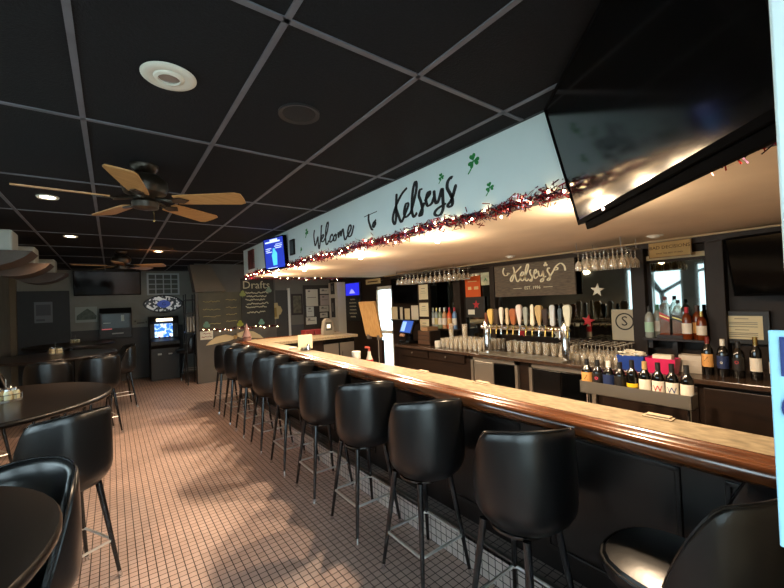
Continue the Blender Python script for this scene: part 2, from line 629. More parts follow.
fl = empty('bar_flap', (3.74, 5.58, 1.05), 'raised oak bar flap standing upright at the end of the return counter', 'bar flap')
MB().prism([(-.25, 0), (.25, 0), (.25, .64), (-.25, .64)], 'x', -.02, .02).xf(Matrix.Rotation(R(-12), 4, 'Y')).build('flap_board', M_oak, fl, bevel=.004)
MB().box(-.03, .03, -.2, -.12, -.05, .03).box(-.03, .03, .12, .2, -.05, .03).build('hinge', M_darksteel, fl)
MB().box(3.72, 3.78, 5.34, 5.42, 0, 1.0).build('post', M_cabinet, fl).location = (-3.74, -5.58, -1.05)

# ------------------------------------------------------------------ bar stools
def stool_shell():
    mb = MB()
    NA, NZ = 36, 12
    PH = R(104)
    secs = []
    rim = []
    for i in range(NA + 1):
        ph = -PH + 2 * PH * i / NA
        a = PI + ph
        u = max(0.0, min(1.0, (abs(ph) - R(62)) / (PH - R(62))))
        u = u
        d_ = abs(ph) / R(78)
        top = 1.095 - .05 * min(1, d_) ** 2 - .29 * u ** 1.7
        pts = []

        def ro(z):
            t = (z - .615) / .455
            return .230 * (1 - .26 * max(0, 1 - t / .24) ** 2.3) + .005 * math.sin(PI * min(1, t))
        for k in range(NZ + 1):
            z = .615 + (top - .615 - .012) * k / NZ
            pts.append((ro(z), z))
        rr = ro(top)
        pts += [(rr - .006, top - .003), (rr - .016, top), (rr - .028, top - .006)]
        for k in range(6):
            z = top - .02 - (top - .02 - .67) * k / 5
            pts.append((ro(z) - .036 - .01 * (k / 5), z))
        secs.append([(r_ * math.cos(a), r_ * math.sin(a) * 1.02, z) for r_, z in pts])
        rim.append(((rr - .010) * math.cos(a), (rr - .010) * math.sin(a) * 1.02, top - .001))
    mb.rings(secs)
    return mb, rim


def make_stool(label, group):
    t = empty('bar_stool', (0, 0, 0), label, 'stool', group)
    sh, rim = stool_shell()
    b = sh.build('backrest', M_vinyl, t, smooth=True)
    MB().tube(rim, .006, 6).build('piping', M_pipe, b, smooth=True)
    rings = []
    for sc, z in ((.80, .63), (.97, .64), (1.0, .66), (1.0, .69), (.95, .708), (.7, .722), (.35, .727), (.02, .728)):
        ring = []
        for k in range(32):
            a = 2 * PI * k / 32
            c, s_ = math.cos(a), math.sin(a)
            n = 3.2
            q = (abs(c) ** n + abs(s_) ** n) ** (-1 / n)
            ring.append((.035 + .205 * q * c * sc + (0 if c < 0 else .085 * c * sc), .205 * q * s_ * sc, z))
        rings.append(ring)
    s = MB().rings(rings).build('seat', M_vinyl, t, smooth=True)
    ring = [(p[0], p[1], .693) for p in rings[3]]
    MB().tube(ring, .006, 6, closed=True).build('piping', M_pipe, s, smooth=True)
    MB().lathe([(.14, .60), (.14, .612), (.10, .618), (.10, .635)], 16).build('swivel_plate', M_leg, t)
    for sx in (-1, 1):
        for sy in (-1, 1):
            lg = MB().tube([(sx * .118, sy * .118, .615), (sx * .187, sy * .187, .03)], .0185, 10, r1=.0105).build('leg', M_leg, t, smooth=True)
            MB().tube([(sx * .1865, sy * .1865, .034), (sx * .191, sy * .191, 0)], .012, 10).build('foot_cap', M_chrome, lg, smooth=True)
            MB().tube([(sx * .122, sy * .122, .60), (sx * .130, sy * .130, .565)], .013, 8, r1=.007).build('bracket', M_chrome, lg, smooth=True)
    q = .158
    fr_ = MB()
    c = [(-q, -q), (q, -q), (q, q), (-q, q)]
    pts = []
    for i in range(4):
        x, y_ = c[i]
        for (dx, dy) in ((.02 * -math.copysign(1, x), 0), (0, .02 * -math.copysign(1, y_))) if i % 2 == 0 else ((0, .02 * -math.copysign(1, y_)), (.02 * -math.copysign(1, x), 0)):
            pts.append((x + dx, y_ + dy))
    pts = [(-q, -q + .02), (-q + .02, -q), (q - .02, -q), (q, -q + .02), (q, q - .02), (q - .02, q), (-q + .02, q), (-q, q - .02)]
    fr_.tube([(1.06 * a, 1.06 * b_, .235) for a, b_ in pts], .008, 8, closed=True)
    fr_.build('foot_ring', mat('bright_chrome', 'e6e4e0', .28, metal=.75), t, smooth=True)
    return t


def turn(st, a, push=0.0):
    for ch in st.children:
        if ch.name.startswith(('backrest', 'seat')):
            ch.rotation_euler = (0, 0, a)
            ch.location = (push, 0, 0)


ORD = ['nearest', 'second', 'third', 'fourth', 'fifth', 'sixth', 'seventh', 'eighth', 'ninth', 'farthest']
facing = [3, 36, 28, 27, 20, 20, 15, 17, 12, 13]
proto = None
for i in range(10):
    y = .42 + .69 * i - (.02 if i == 0 else 0)
    x = [1.53, 1.53, 1.52, 1.52, 1.52, 1.52, 1.51, 1.51, 1.51, 1.51][i]
    lab = 'black vinyl bar stool, %s of the row along the bar' % (ORD[i] if i in (0, 9) else ORD[i] + ' from the near end')
    if i == 0:
        lab = 'black vinyl bar stool nearest the pillar, its square seat and piping in view'
    rz = R(90 - facing[i])
    if proto is None:
        proto = make_stool(lab, 'bar stools along the bar')
        proto.location = (x, y, 0)
        turn(proto, rz, .04)
    else:
        turn(dup(proto, (x, y, 0), 0, lab, 'bar stools along the bar'), rz, .045)
TS = [((-.25, 3.1), 118, 'black bar stool with its back turned in front of the middle round table'),
      ((-.35, 1.93), 235, 'black bar stool tucked behind the nearest round table'),
      ((-.66, 6.50), 95, 'dark bar stool with back turned, left of the pair before the far round table'),
      ((-.15, 6.62), 105, 'dark bar stool with back turned, right of the pair before the far round table'),
      ((.10, 8.15), 190, 'dark bar stool on the aisle side of the far round table'),
      ((-1.12, 5.7), -60, 'dark bar stool behind the middle round table by the left wall'),
      ((1.52, 10.2), 160, 'dark bar stool with chrome ring beside the arcade cabinet')]
for (x, y), a, lab in TS:
    turn(dup(proto, (x, y, 0), R((a + 20) % 90 - 20), lab, 'bar stools around the tables'), R(a - ((a + 20) % 90 - 20)))

# ------------------------------------------------------------------ round pub tables
def make_table(r, label):
    t = empty('pub_table', (0, 0, 0), label, 'table', 'round pub tables by the left wall')
    MB().lathe([(.01, 1.02), (r - .012, 1.02), (r - .012, 1.05), (.01, 1.0501)], 56).build('tabletop', M_tabletop, t, smooth=True)
    MB().lathe([(r - .013, 1.015), (r - .002, 1.015), (r + .004, 1.024), (r + .004, 1.042), (r - .002, 1.0515), (r - .013, 1.0515)], 56).build('edge_band', M_tableedge, t, smooth=True)
    MB().lathe([(.05, .03), (.05, 1.0), (.18, 1.005), (.18, 1.02)], 20).build('column', M_leg, t, smooth=True)
    MB().lathe([(.30, 0), (.30, .015), (.12, .04), (.05, .05)], 28).build('base', M_leg, t, smooth=True)
    return t


t0 = make_table(.66, 'round pub table nearest the camera at the lower left corner')
t0.location = (-.80, 1.54, 0)
t1 = dup(t0, (-.82, 3.93, 0), 0, 'round pub table in the middle of the left side, shaker caddy at its left', scale=(1.22, 1.22, 1))
t2 = dup(t0, (-.72, 7.72, 0), 0, 'far round pub table with two stools before it', scale=(1.18, 1.18, 1))
t3 = dup(t0, (-.68, 10.1, 0), 0, 'farthest round pub table under the dark television', scale=(1.1, 1.1, 1))


def make_caddy(label):
    k = empty('condiment_caddy', (0, 0, 0), label, 'caddy', 'condiment caddies on the round tables')
    w = MB()
    for z in (.012, .05):
        w.tube([(.085 * math.cos(2 * PI * i / 20), .085 * math.sin(2 * PI * i / 20), z) for i in range(20)], .003, 6, closed=True)
    for i in range(8):
        a = 2 * PI * i / 8
        w.tube([(.085 * math.cos(a), .085 * math.sin(a), .003), (.085 * math.cos(a), .085 * math.sin(a), .05)], .002, 5)
    w.lathe([(.085, 0), (.085, .006)], 20)
    w.tube([(0, 0, 0), (0, 0, .16)], .003, 6)
    w.build('wire_rack', M_darksteel, k)
    for i in range(5):
        a = 2 * PI * i / 5
        c = (.05 * math.cos(a), .05 * math.sin(a), 0)
        j = MB().lathe([(.022, .006), (.024, .02), (.024, .06), (.018, .075)], 12, c).build('shaker', mat('frosted_glass', 'cfc49a', 0.3), k, smooth=True)
        MB().lathe([(.019, .075), (.019, .09), (.010, .098)], 12, c).build('lid', M_chrome, j, smooth=True)
    return k


cd = make_caddy('wire caddy of glass shakers on the middle round table')
cd.location = (-.64, 3.98, 1.0515)
dup(cd, (-.72, 7.95, 1.0515), R(20), 'wire caddy of shakers on the far round table', scale=1.15)
dup(cd, (-.62, 10.3, 1.0515), R(50), 'wire caddy of shakers on the farthest round table', scale=1.15)

# ------------------------------------------------------------------ ceiling fans
def make_fan(label):
    f = empty('ceiling_fan', (0, 0, 0), label, 'fan', 'ceiling fans')
    MB().lathe([(.085, 0), (.085, -.02), (.06, -.05), (.03, -.06)], 24).build('canopy', M_bronze, f, smooth=True)
    MB().lathe([(.035, -.04), (.035, -.08)], 12).build('downrod', M_bronze, f)
    MB().lathe([(.03, -.06), (.10, -.075), (.135, -.11), (.14, -.15), (.125, -.195), (.08, -.215), (.065, -.235), (.082, -.26), (.078, -.295), (.02, -.31)], 28).build('motor', M_bronze, f, smooth=True)
    for k in range(5):
        M = Matrix.Rotation(R(40 + 72 * k), 4, 'Z')
        T = M @ Matrix.Translation((0, 0, -.245)) @ Matrix.Rotation(R(-12), 4, 'X')
        poly = [(.20, -.058), (.28, -.066), (.62, -.082), (.655, -.064), (.66, .0), (.655, .064), (.62, .082), (.28, .066), (.20, .058)]
        b = MB().prism(poly, 'z', 0, .008).xf(T).build('blade', M_fanwood, f)
        MB().tube([(.07, 0, .015), (.12, 0, .005), (.18, .0, -.006)], .013, 8).prism([(.16, -.02), (.24, -.04), (.29, 0), (.24, .04), (.16, .02)], 'z', -.008, 0).xf(T).build('blade_iron', M_bronze, b)
    MB().tube([(.05, .02, -.29), (.05, .02, -.37)], .0015, 5).ball((.05, .02, -.375), .006).build('pull_chain', M_gold, f)
    return f


fan = make_fan('five-bladed wood ceiling fan with bronze motor over the near aisle')
fan.location = (.205, 3.07, ZC)
dup(fan, (.15, 7.7, ZC), R(8), 'five-bladed ceiling fan far down the aisle')

# ------------------------------------------------------------------ ceiling fittings
def ring_trim(r0, r1):
    return MB().lathe([(r0, .0), (r1, 0), (r1, -.004), (r1 - .006, -.009), (r0 + .02, -.012), (r0, -.006), (r0, .0)], 40)


o = empty('recessed_light', (.22, 1.82, ZC - .006), 'large white-rimmed ceiling light, unlit, over the near aisle', 'ceiling light')
ring_trim(.058, .105).build('rim', M_white, o, smooth=True)
MB().lathe([(.06, -.004), (.055, -.012), (.042, -.016), (.042, -.002), (.06, -.004)], 32).build('inner_ring', M_white, o, smooth=True)
MB().lathe([(.042, -.006), (.02, -.012), (.001, -.013)], 24).build('lamp_face', mat('unlit_bulb', '8d7d74', 0.25), o, smooth=True)
o = empty('ceiling_speaker', (.81, 1.83, ZC - .002), 'round dark speaker grille flush in the ceiling panel', 'speaker')
ring_trim(.085, .105).build('rim', mat('dark_rim', '222224', 0.5), o, smooth=True)
MB().lathe([(.086, -.004), (.04, -.009), (.001, -.010)], 32).build('grille', mat('speaker_mesh', '151517', 0.8, bump=0.5, scale=200), o, smooth=True)


def downlight(x, y, lab):
    o = empty('recessed_light', (x, y, ZC - .004), lab, 'ceiling light', 'lit ceiling lights of the dining side')
    ring_trim(.05, .075).build('rim', M_white, o, smooth=True)
    MB().lathe([(.05, -.004), (.001, -.006)], 24).build('lens', M_down, o)
    lamp('downlight', 'SPOT', (0, 0, -.03), DOWN_W, (1.0, .60, .34), o, .05, R(120))


DOWN_W = 40
downlight(-.41, 4.26, 'lit ceiling light beside the near fan')
downlight(-.40, 6.32, 'lit ceiling light over the far round table')
downlight(.66, 7.45, 'lit ceiling light near the chalkboard wall')


BAR_W = 72
def soffit_lamp(x, y, lab, on=True):
    o = empty('soffit_light', (x, y, 2.2), lab, 'ceiling light', 'soffit lights over the bar')
    ring_trim(.045, .07).build('rim', M_white, o, smooth=True)
    if on:
        MB().ball((0, 0, -.02), .028, 14, 8).build('bulb', M_bulb, o, smooth=True)
        lamp('bar_lamp', 'SPOT', (0, 0, -.06), BAR_W, WARM, o, .03, R(166))
        lamp('bar_glow', 'POINT', (0, 0, -.12), BAR_W * .17, WARM, o, .05)
    else:
        MB().ball((0, 0, -.004), .05, 16, 8, .55).build('dome', M_white, o, smooth=True)


for y, lab in ((1.05, 'lit soffit light just behind the lower edge of the large television'),
               (2.33, 'lit soffit light under the painted bar name'), (3.57, 'lit soffit light under the word Welcome'),
               (5.11, 'lit soffit light below the blue portrait screen'), (6.3, 'lit soffit light at the far end of the soffit')):
    soffit_lamp(2.25, y, lab)
soffit_lamp(4.24, 3.03, 'unlit white dome light in front of the bar name board', False)
soffit_lamp(4.22, 1.37, 'unlit white dome light above the tan sign', False)

# hanging lamps over the tables by the left wall
def table_lamp(loc, lab):
    o = empty('hanging_lamp', loc, lab, 'lamp', 'hanging lamps over the left tables')
    MB().box(-.21, .21, -.16, .16, -.02, .20).build('white_box', simple('a9aca4', .6), o, bevel=.02)
    MB().tube([(0, 0, .2), (0, 0, ZC - loc[2])], .01, 8).build('stem', M_black, o)
    prof = [(-.36 + .72 * i / 16, -.02 - .17 * math.sin(PI * i / 16) ** .7) for i in range(17)]
    MB().prism(prof, 'y', -.22, .22).build('brown_shade', M_brownshade, o, smooth=True)
    return o


hl = table_lamp((-1.0, 5.5, 2.36), 'brown curved hanging lamp with white box, nearest at the left edge')
dup(hl, (-.98, 6.75, 2.36), 0, 'brown curved hanging lamp with white box, middle of the three')
dup(hl, (-.92, 8.2, 2.36), 0, 'brown curved hanging lamp with white box, farthest of the three')

# ------------------------------------------------------------------ fascia lettering
WELCOME = [[(4.002, 2.533), (4.027, 2.472), (4.015, 2.387), (3.999, 2.349), (3.961, 2.385), (3.924, 2.438), (3.921, 2.385), (3.913, 2.319), (3.896, 2.305), (3.870, 2.365), (3.842, 2.453), (3.824, 2.542), (3.804, 2.539)],
  [(3.848, 2.385), (3.789, 2.416), (3.780, 2.437), (3.812, 2.437), (3.842, 2.396), (3.818, 2.367), (3.767, 2.379), (3.694, 2.451), (3.656, 2.539), (3.678, 2.555), (3.715, 2.500), (3.735, 2.402), (3.726, 2.333), (3.698, 2.323), (3.659, 2.356)],
  [(3.566, 2.391), (3.583, 2.411), (3.620, 2.389), (3.636, 2.347), (3.613, 2.333), (3.565, 2.353), (3.535, 2.386), (3.511, 2.396)],
  [(3.511, 2.396), (3.545, 2.377), (3.543, 2.339), (3.509, 2.339), (3.491, 2.368), (3.504, 2.398), (3.512, 2.386), (3.467, 2.389)],
  [(3.447, 2.412), (3.441, 2.357), (3.415, 2.402), (3.393, 2.409), (3.390, 2.363), (3.361, 2.414), (3.339, 2.420), (3.331, 2.369), (3.316, 2.320), (3.295, 2.313), (3.267, 2.338), (3.231, 2.357), (3.183, 2.405), (3.191, 2.436), (3.219, 2.432), (3.250, 2.376), (3.233, 2.332), (3.182, 2.339), (3.143, 2.398), (3.133, 2.426)],
  [(2.783, 2.389), (2.802, 2.360), (2.786, 2.345), (2.760, 2.370), (2.770, 2.391), (2.792, 2.381), (2.746, 2.404)],
  [(2.939, 2.467), (2.728, 2.474)], [(2.860, 2.479), (2.865, 2.417), (2.828, 2.340), (2.796, 2.323)]]
KELSEYS = [[(2.295, 2.570), (2.366, 2.537), (2.442, 2.467), (2.490, 2.394), (2.499, 2.345), (2.474, 2.314), (2.453, 2.368), (2.444, 2.480), (2.434, 2.558)],
  [(2.457, 2.464), (2.427, 2.388), (2.391, 2.317), (2.359, 2.336), (2.327, 2.379), (2.291, 2.426), (2.297, 2.446), (2.323, 2.440), (2.346, 2.383), (2.329, 2.343), (2.280, 2.357), (2.250, 2.387), (2.192, 2.505), (2.180, 2.573), (2.199, 2.585), (2.227, 2.526), (2.247, 2.422), (2.246, 2.362), (2.226, 2.324), (2.187, 2.349)],
  [(2.114, 2.514), (2.144, 2.511), (2.158, 2.473), (2.138, 2.421), (2.124, 2.359), (2.135, 2.321), (2.162, 2.320), (2.148, 2.341), (2.098, 2.406)],
  [(2.098, 2.417), (2.041, 2.449), (2.036, 2.471), (2.060, 2.466), (2.080, 2.419), (2.063, 2.374), (2.020, 2.382), (1.993, 2.421)],
  [(1.990, 2.470), (1.986, 2.408), (1.972, 2.373), (1.947, 2.387), (1.908, 2.465)],
  [(1.903, 2.464), (1.903, 2.398), (1.904, 2.322), (1.930, 2.284), (1.970, 2.281), (1.993, 2.302), (1.959, 2.329), (1.872, 2.347)],
  [(1.803, 2.507), (1.817, 2.516), (1.848, 2.493), (1.855, 2.451), (1.831, 2.407), (1.812, 2.365), (1.814, 2.328), (1.837, 2.316), (1.858, 2.331), (1.819, 2.362), (1.770, 2.455)]]
SIGN = [[(3.497, 2.095), (3.520, 2.040), (3.494, 1.981), (3.446, 1.982), (3.429, 2.013), (3.445, 1.998), (3.397, 2.006)],
  [(3.336, 2.096), (3.321, 2.023), (3.345, 1.930), (3.375, 1.884), (3.393, 1.909), (3.362, 1.963), (3.294, 2.013), (3.200, 2.091)],
  [(3.313, 1.999), (3.299, 1.926), (3.274, 1.874), (3.237, 1.906), (3.217, 1.944), (3.180, 1.964), (3.172, 2.003), (3.195, 2.005), (3.221, 1.960), (3.214, 1.897), (3.175, 1.894), (3.107, 2.020), (3.085, 2.095), (3.107, 2.105), (3.136, 2.023), (3.147, 1.915), (3.123, 1.875), (3.091, 1.904)],
  [(3.046, 2.030), (3.068, 2.009), (3.058, 1.962), (3.035, 1.923), (3.046, 1.870), (3.075, 1.880), (3.036, 1.904)],
  [(3.025, 1.945), (2.968, 1.985), (2.971, 2.023), (2.993, 2.010), (3.008, 1.943), (2.986, 1.901), (2.943, 1.931)],
  [(2.939, 2.005), (2.926, 1.937), (2.893, 1.934), (2.866, 1.999)],
  [(2.866, 1.999), (2.862, 1.910), (2.873, 1.859), (2.906, 1.850), (2.896, 1.883), (2.822, 1.922)],
  [(2.762, 2.019), (2.788, 2.029), (2.802, 1.993), (2.774, 1.940), (2.769, 1.881), (2.793, 1.861), (2.808, 1.874), (2.776, 1.903), (2.725, 1.972), (2.676, 2.040), (2.614, 2.074), (2.565, 2.036), (2.553, 1.971)],
  [(2.701, 1.992), (2.663, 1.995), (2.655, 2.016), (2.674, 2.025)]]


def strokes(mb, S, x, r, flat=0.3):
    """brush strokes on a plane x = const: a flattened ribbon with a pen-angle swell"""
    for st in S:
        P = spline([(0, a, b) for a, b in st], 6)
        n = len(P)
        L, Rr = [], []
        for i, p in enumerate(P):
            t = (P[min(i + 1, n - 1)] - P[max(i - 1, 0)]).normalized()
            nrm = Vector((0, -t.z, t.y))
            w = r * (.55 + .75 * abs(t.z)) * (1 if 0 < i < n - 1 else .5)
            L.append(p + nrm * w)
            Rr.append(p - nrm * w)
        secs = [[(x, a.y, a.z), (x, b.y, b.z), (x - .002, b.y, b.z), (x - .002, a.y, a.z)] for a, b in zip(L, Rr)]
        mb.rings(secs)
    return mb


wl = strokes(MB(), WELCOME[:5], 1.9095, .0112).build('wall_lettering', M_ink)
tag(wl, 'black script word Welcome on the pale blue fascia', 'lettering')
wl = strokes(MB(), WELCOME[5:], 1.9095, .0112).build('wall_lettering', M_ink)
tag(wl, 'short black script word to on the pale blue fascia', 'lettering')
wl = strokes(MB(), KELSEYS, 1.9095, .0118).build('wall_lettering', M_ink)
tag(wl, 'large black script bar name on the pale blue fascia', 'lettering')


def shamrock(y, z, s, tilt, lab):
    mb = MB()
    for a in (90, 210, 330):
        c = R(a + tilt)
        poly = []
        for k in range(20):
            t = 2 * PI * k / 20
            hx = 16 * math.sin(t) ** 3 / 17
            hy = (13 * math.cos(t) - 5 * math.cos(2 * t) - 2 * math.cos(3 * t) - math.cos(4 * t)) / 17 + 1.0
            yy, zz = hx * .42 * s, hy * .42 * s
            poly.append((y + yy * math.cos(c - PI / 2) - zz * math.sin(c - PI / 2), z + yy * math.sin(c - PI / 2) + zz * math.cos(c - PI / 2)))
        mb.prism(poly, 'x', 1.906, 1.9095)
    P = spline([(1.908, y, z), (1.908, y + .25 * s, z - .6 * s), (1.908, y + .75 * s, z - 1.15 * s)], 5)
    mb.tube(P, .07 * s, 6)
    o = mb.build('shamrock_decal', M_green)
    tag(o, lab, 'decal', 'green shamrocks on the fascia')


shamrock(1.61, 2.565, .065, -12, 'largest green shamrock on the fascia, right of the bar name')
shamrock(1.49, 2.36, .042, -12, 'small green shamrock low on the fascia beside the large television')
shamrock(1.91, 2.545, .036, -12, 'small green shamrock above the letters of the bar name')
shamrock(4.22, 2.545, .055, -12, 'green shamrock left of the word Welcome')
shamrock(4.40, 2.36, .034, -12, 'tiny green shamrock low down near the portrait screen')

# ------------------------------------------------------------------ garlands
def garland(path, lab, nb, dens, spread=.035, cols=(M_red, M_purple, M_silver), fr=(.55, .3, .15), drop=0.0):
    P = [Vector(p) for p in path]
    seg = [(P[i + 1] - P[i]).length for i in range(len(P) - 1)]
    tot = sum(seg)

    def at(d_):
        for i, L in enumerate(seg):
            if d_ <= L or i == len(seg) - 1:
                return P[i].lerp(P[i + 1], min(1, d_ / L))
            d_ -= L
    o = empty('garland', P[0], lab, 'garland', 'tinsel garlands with fairy lights')
    base = P[0]
    N = int(tot * dens)
    for mtl, q, nm in zip(cols, fr, ('red_tinsel', 'purple_tinsel', 'silver_tinsel')):
        mb = MB()
        for _ in range(int(N * q)):
            c = at(random.random() * tot) - base
            c += Vector((random.gauss(0, .35), random.gauss(0, .35), random.gauss(0, .5) - drop)) * spread
            dirv = Vector((random.gauss(0, 1), random.gauss(0, 1), random.gauss(0, 1))).normalized()
            w = dirv.cross(Vector((random.gauss(0, 1), random.gauss(0, 1), random.gauss(0, 1)))).normalized() * .0035
            l = random.uniform(.012, .028)
            a, b = c - dirv * l, c + dirv * l
            mb.add([a - w, a + w, b + w, b - w], [(0, 1, 2, 3)])
        t = mb.build(nm, mtl, o)
        t['kind'] = 'stuff'
    MB().tube([at(tot * i / 40) - base for i in range(41)], .006, 5).build('cord', M_rubber, o)
    for k in range(nb):
        c = at(tot * (k + .5 + random.uniform(-.35, .35)) / nb) - base + Vector((random.uniform(-.02, .0), random.uniform(-.02, .02), random.uniform(-.045, .03)))
        MB().ball(c, .0062, 8, 5, 1.3).build('fairy_bulb', M_fairy, o, smooth=True)
    return o


path = [(1.885, -.2 + .3 * i, 2.2 + .012 * math.sin(i * 1.9)) for i in range(24)]
garland(path, 'red and purple tinsel garland with fairy lights along the lower edge of the fascia', 62, 620, .046)
garland([(1.92 + .25 * i, 6.96, 2.19 + .01 * math.sin(i)) for i in range(9)], 'short tinsel garland with lights across the far end of the soffit', 14, 350)
garland([(1.55 + .2 * i, 9.27, 1.18 + .012 * math.sin(i * 2)) for i in range(10)], 'tinsel garland with lights under the chalkboards', 14, 320, .03)

# ------------------------------------------------------------------ televisions
def television(name, w, h, d, lab, M, screen=M_screen, group='dark wall televisions'):
    t = empty(name, (0, 0, 0), lab, 'television', group)
    t.matrix_world = M
    # local: screen faces -Y, x = width, z = up
    b = .014
    MB().box(-w / 2, w / 2, 0, d, -h / 2, h / 2).build('casing', M_tvcase, t, bevel=.006)
    MB().box(-w / 2, w / 2, -.008, .002, h / 2 - b, h / 2).box(-w / 2, w / 2, -.008, .002, -h / 2, -h / 2 + b * 1.6).box(-w / 2, -w / 2 + b, -.008, .002, -h / 2, h / 2).box(w / 2 - b, w / 2, -.008, .002, -h / 2, h / 2).build('bezel', M_tvcase, t, bevel=.002)
    MB().box(-w / 2 + b, w / 2 - b, -.003, .001, -h / 2 + b * 1.6, h / 2 - b).build('screen', screen, t)
    MB().box(-.16, .16, d, d + .05, -.14, .14).build('wall_bracket', M_black, t)
    return t


def frame_matrix(center, facing_dir, tilt):
    """facing_dir: horizontal vector the screen looks along; tilt leans it down"""
    fx, fy = facing_dir
    L = math.hypot(fx, fy)
    y = Vector((-fx / L, -fy / L, 0))
    z = Vector((0, 0, 1))
    x = y.cross(z)
    M = Matrix.Identity(4)
    for i in range(3):
        M[i][0], M[i][1], M[i][2] = x[i], y[i], z[i]
    M = M @ Matrix.Rotation(R(tilt), 4, 'X')
    M.translation = Vector(center)
    return M


# big television on an arm at the near end of the fascia
T1 = frame_matrix((1.42, .557, 2.32), (-.71, .70), 13)
tv = television('television', 1.20, .62, .06, 'large dark television angled out from the fascia at the upper right', T1)
MB().box(-.56, .56, .01, .05, -.345, -.31).build('speaker_bar', M_tvcase, tv, bevel=.004)
MB().box(-.30, -.272, -.010, -.006, -.305, -.293).build('maker_badge', M_silver, tv)
MB().tube([(.1, .1, 0), (.2, .28, .05), (.1, .42, .08)], .03, 8).build('swivel_arm', M_black, tv)
television('television', 1.28, .58, .06, 'dark television high on the far back wall', frame_matrix((-.04, YB - .15, 2.36), (0, -1), 10))
television('television', .80, .50, .05, 'dark television hung behind the bar beside the price cards', frame_matrix((4.70, 5.82, 1.86), (-1, -.1), 6))
television('television', .95, .54, .06, 'dark television at the right end of the back bar', frame_matrix((4.45, .45, 1.85), (-.97, .25), 13))
# portrait screen on the fascia
pt = television('portrait_screen', .50, .44, .05, 'lit blue portrait screen mounted on the fascia', frame_matrix((1.80, 5.05, 2.385), (-1, -.22), 4), M_skyblue, None)
wm = mat('screen_white', 'c9d8ff', emit=.7)
cy = mat('screen_cyan', '58c8f0', emit=.6)
mb = MB()
for (x0, x1, z0, z1) in ((-.2, .16, .15, .17), (-.08, .1, .17, .195), (-.2, -.06, .07, .08), (-.2, -.1, .045, .055), (-.19, -.05, .02, .03), (.02, .2, .09, .1), (.04, .18, .065, .075), (.05, .2, .115, .122), (-.18, .05, -.195, -.187)):
    MB().box(x0, x1, -.006, -.003, z0, z1).build('text_line', wm, pt)
MB().prism([(-.04, -.16), (.05, -.16), (.07, .0), (.03, .04), (.02, .07), (-.02, .07), (-.03, .02), (-.06, -.02)], 'y', -.006, -.003).build('screen_picture', cy, pt)
o = MB().box(-.02, 0, -.07, .07, -.1, .1).build('framed_photo', M_black, loc=(1.909, 4.66, 2.42))
tag(o, 'small black frame on the fascia beside the lit portrait screen', 'picture')
MB().box(-.022, -.018, -.05, .05, -.08, .08).build('print', mat('dark_print', '3f4a4e', 0.4), o)
o = MB().box(-.02, 0, -.15, .15, -.16, .16).build('picture', mat('maroon_print', '5e2c26', 0.6, var=0.6, scale=14), loc=(1.909, 6.45, 2.46))
tag(o, 'maroon poster at the far end of the fascia', 'picture')

# ------------------------------------------------------------------ back bar cabinet
bb = empty('back_bar_counter', (0, 0, 0), 'dark wood back bar counter with drawers and coolers below the taps', 'counter')
MB().box(4.0, XR - .01, .2, 5.36, .86, .9).build('worktop', M_countertop, bb, bevel=.004)
MB().box(4.08, XR - .01, .25, 5.33, 0, .86).build('carcass', M_cabinet, bb)
for k in range(2):
    dr = MB().box(4.05, 4.085, 3.75 + k * .79, 4.50 + k * .79, .72, .85).build('drawer', M_cabinet, bb, bevel=.004)
    MB().ball((4.035, 4.12 + k * .79, .785), .014, 10, 6).build('knob', M_darksteel, dr, smooth=True)
for (y0, y1) in ((2.86, 3.62), (1.92, 2.70)):
    cf = MB().box(4.04, 4.085, y0, y1, .8, .85).box(4.04, 4.085, y0, y0 + .04, .15, .85).box(4.04, 4.085, y1 - .04, y1, .15, .85).box(4.04, 4.085, y0, y1, .12, .17).build('cooler_frame', M_steel, bb)
    mid = (y0 + y1) / 2
    MB().box(4.05, 4.08, mid + .0, y1 - .05, .18, .79).build('cooler_door', M_steel if y0 > 2.8 else M_blackgloss, bb, bevel=.004)
    MB().box(4.05, 4.08, y0 + .05, mid - .01, .18, .79).build('cooler_door', M_screen, bb, bevel=.004)
for k, (y0, y1) in enumerate(((.3, 1.02), (1.06, 1.86))):
    MB().box(4.06, 4.085, y0, y1, .12, .82).build('cupboard_door', M_cabinet, bb, bevel=.006)

# speed rail with bottles
rail = empty('speed_rail', (3.5, 1.36, .76), 'stainless speed rail standing in front of the back bar', 'bottle rail')
MB().box(-.05, -.045, -.42, .42, 0, .11).box(.09, .095, -.42, .42, 0, .11).box(-.05, .095, -.42, .42, 0, .006).box(-.05, .095, -.42, -.415, 0, .11).box(-.05, .095, .415, .42, 0, .11).build('trough', M_steel, rail)
for y in (-.38, .38):
    MB().tube([(.02, y, 0), (.02, y, -.76)], .014, 8).build('leg', M_chrome, rail, smooth=True)

BODYP = {
    'wine': [(.001, 0), (.036, .0), (.038, .006), (.038, .19), (.034, .212), (.020, .235), (.0145, .25), (.0145, .30)],
    'liquor': [(.001, 0), (.040, 0), (.042, .008), (.042, .17), (.036, .20), (.018, .225), (.015, .24), (.015, .275)],
    'square': None,
}


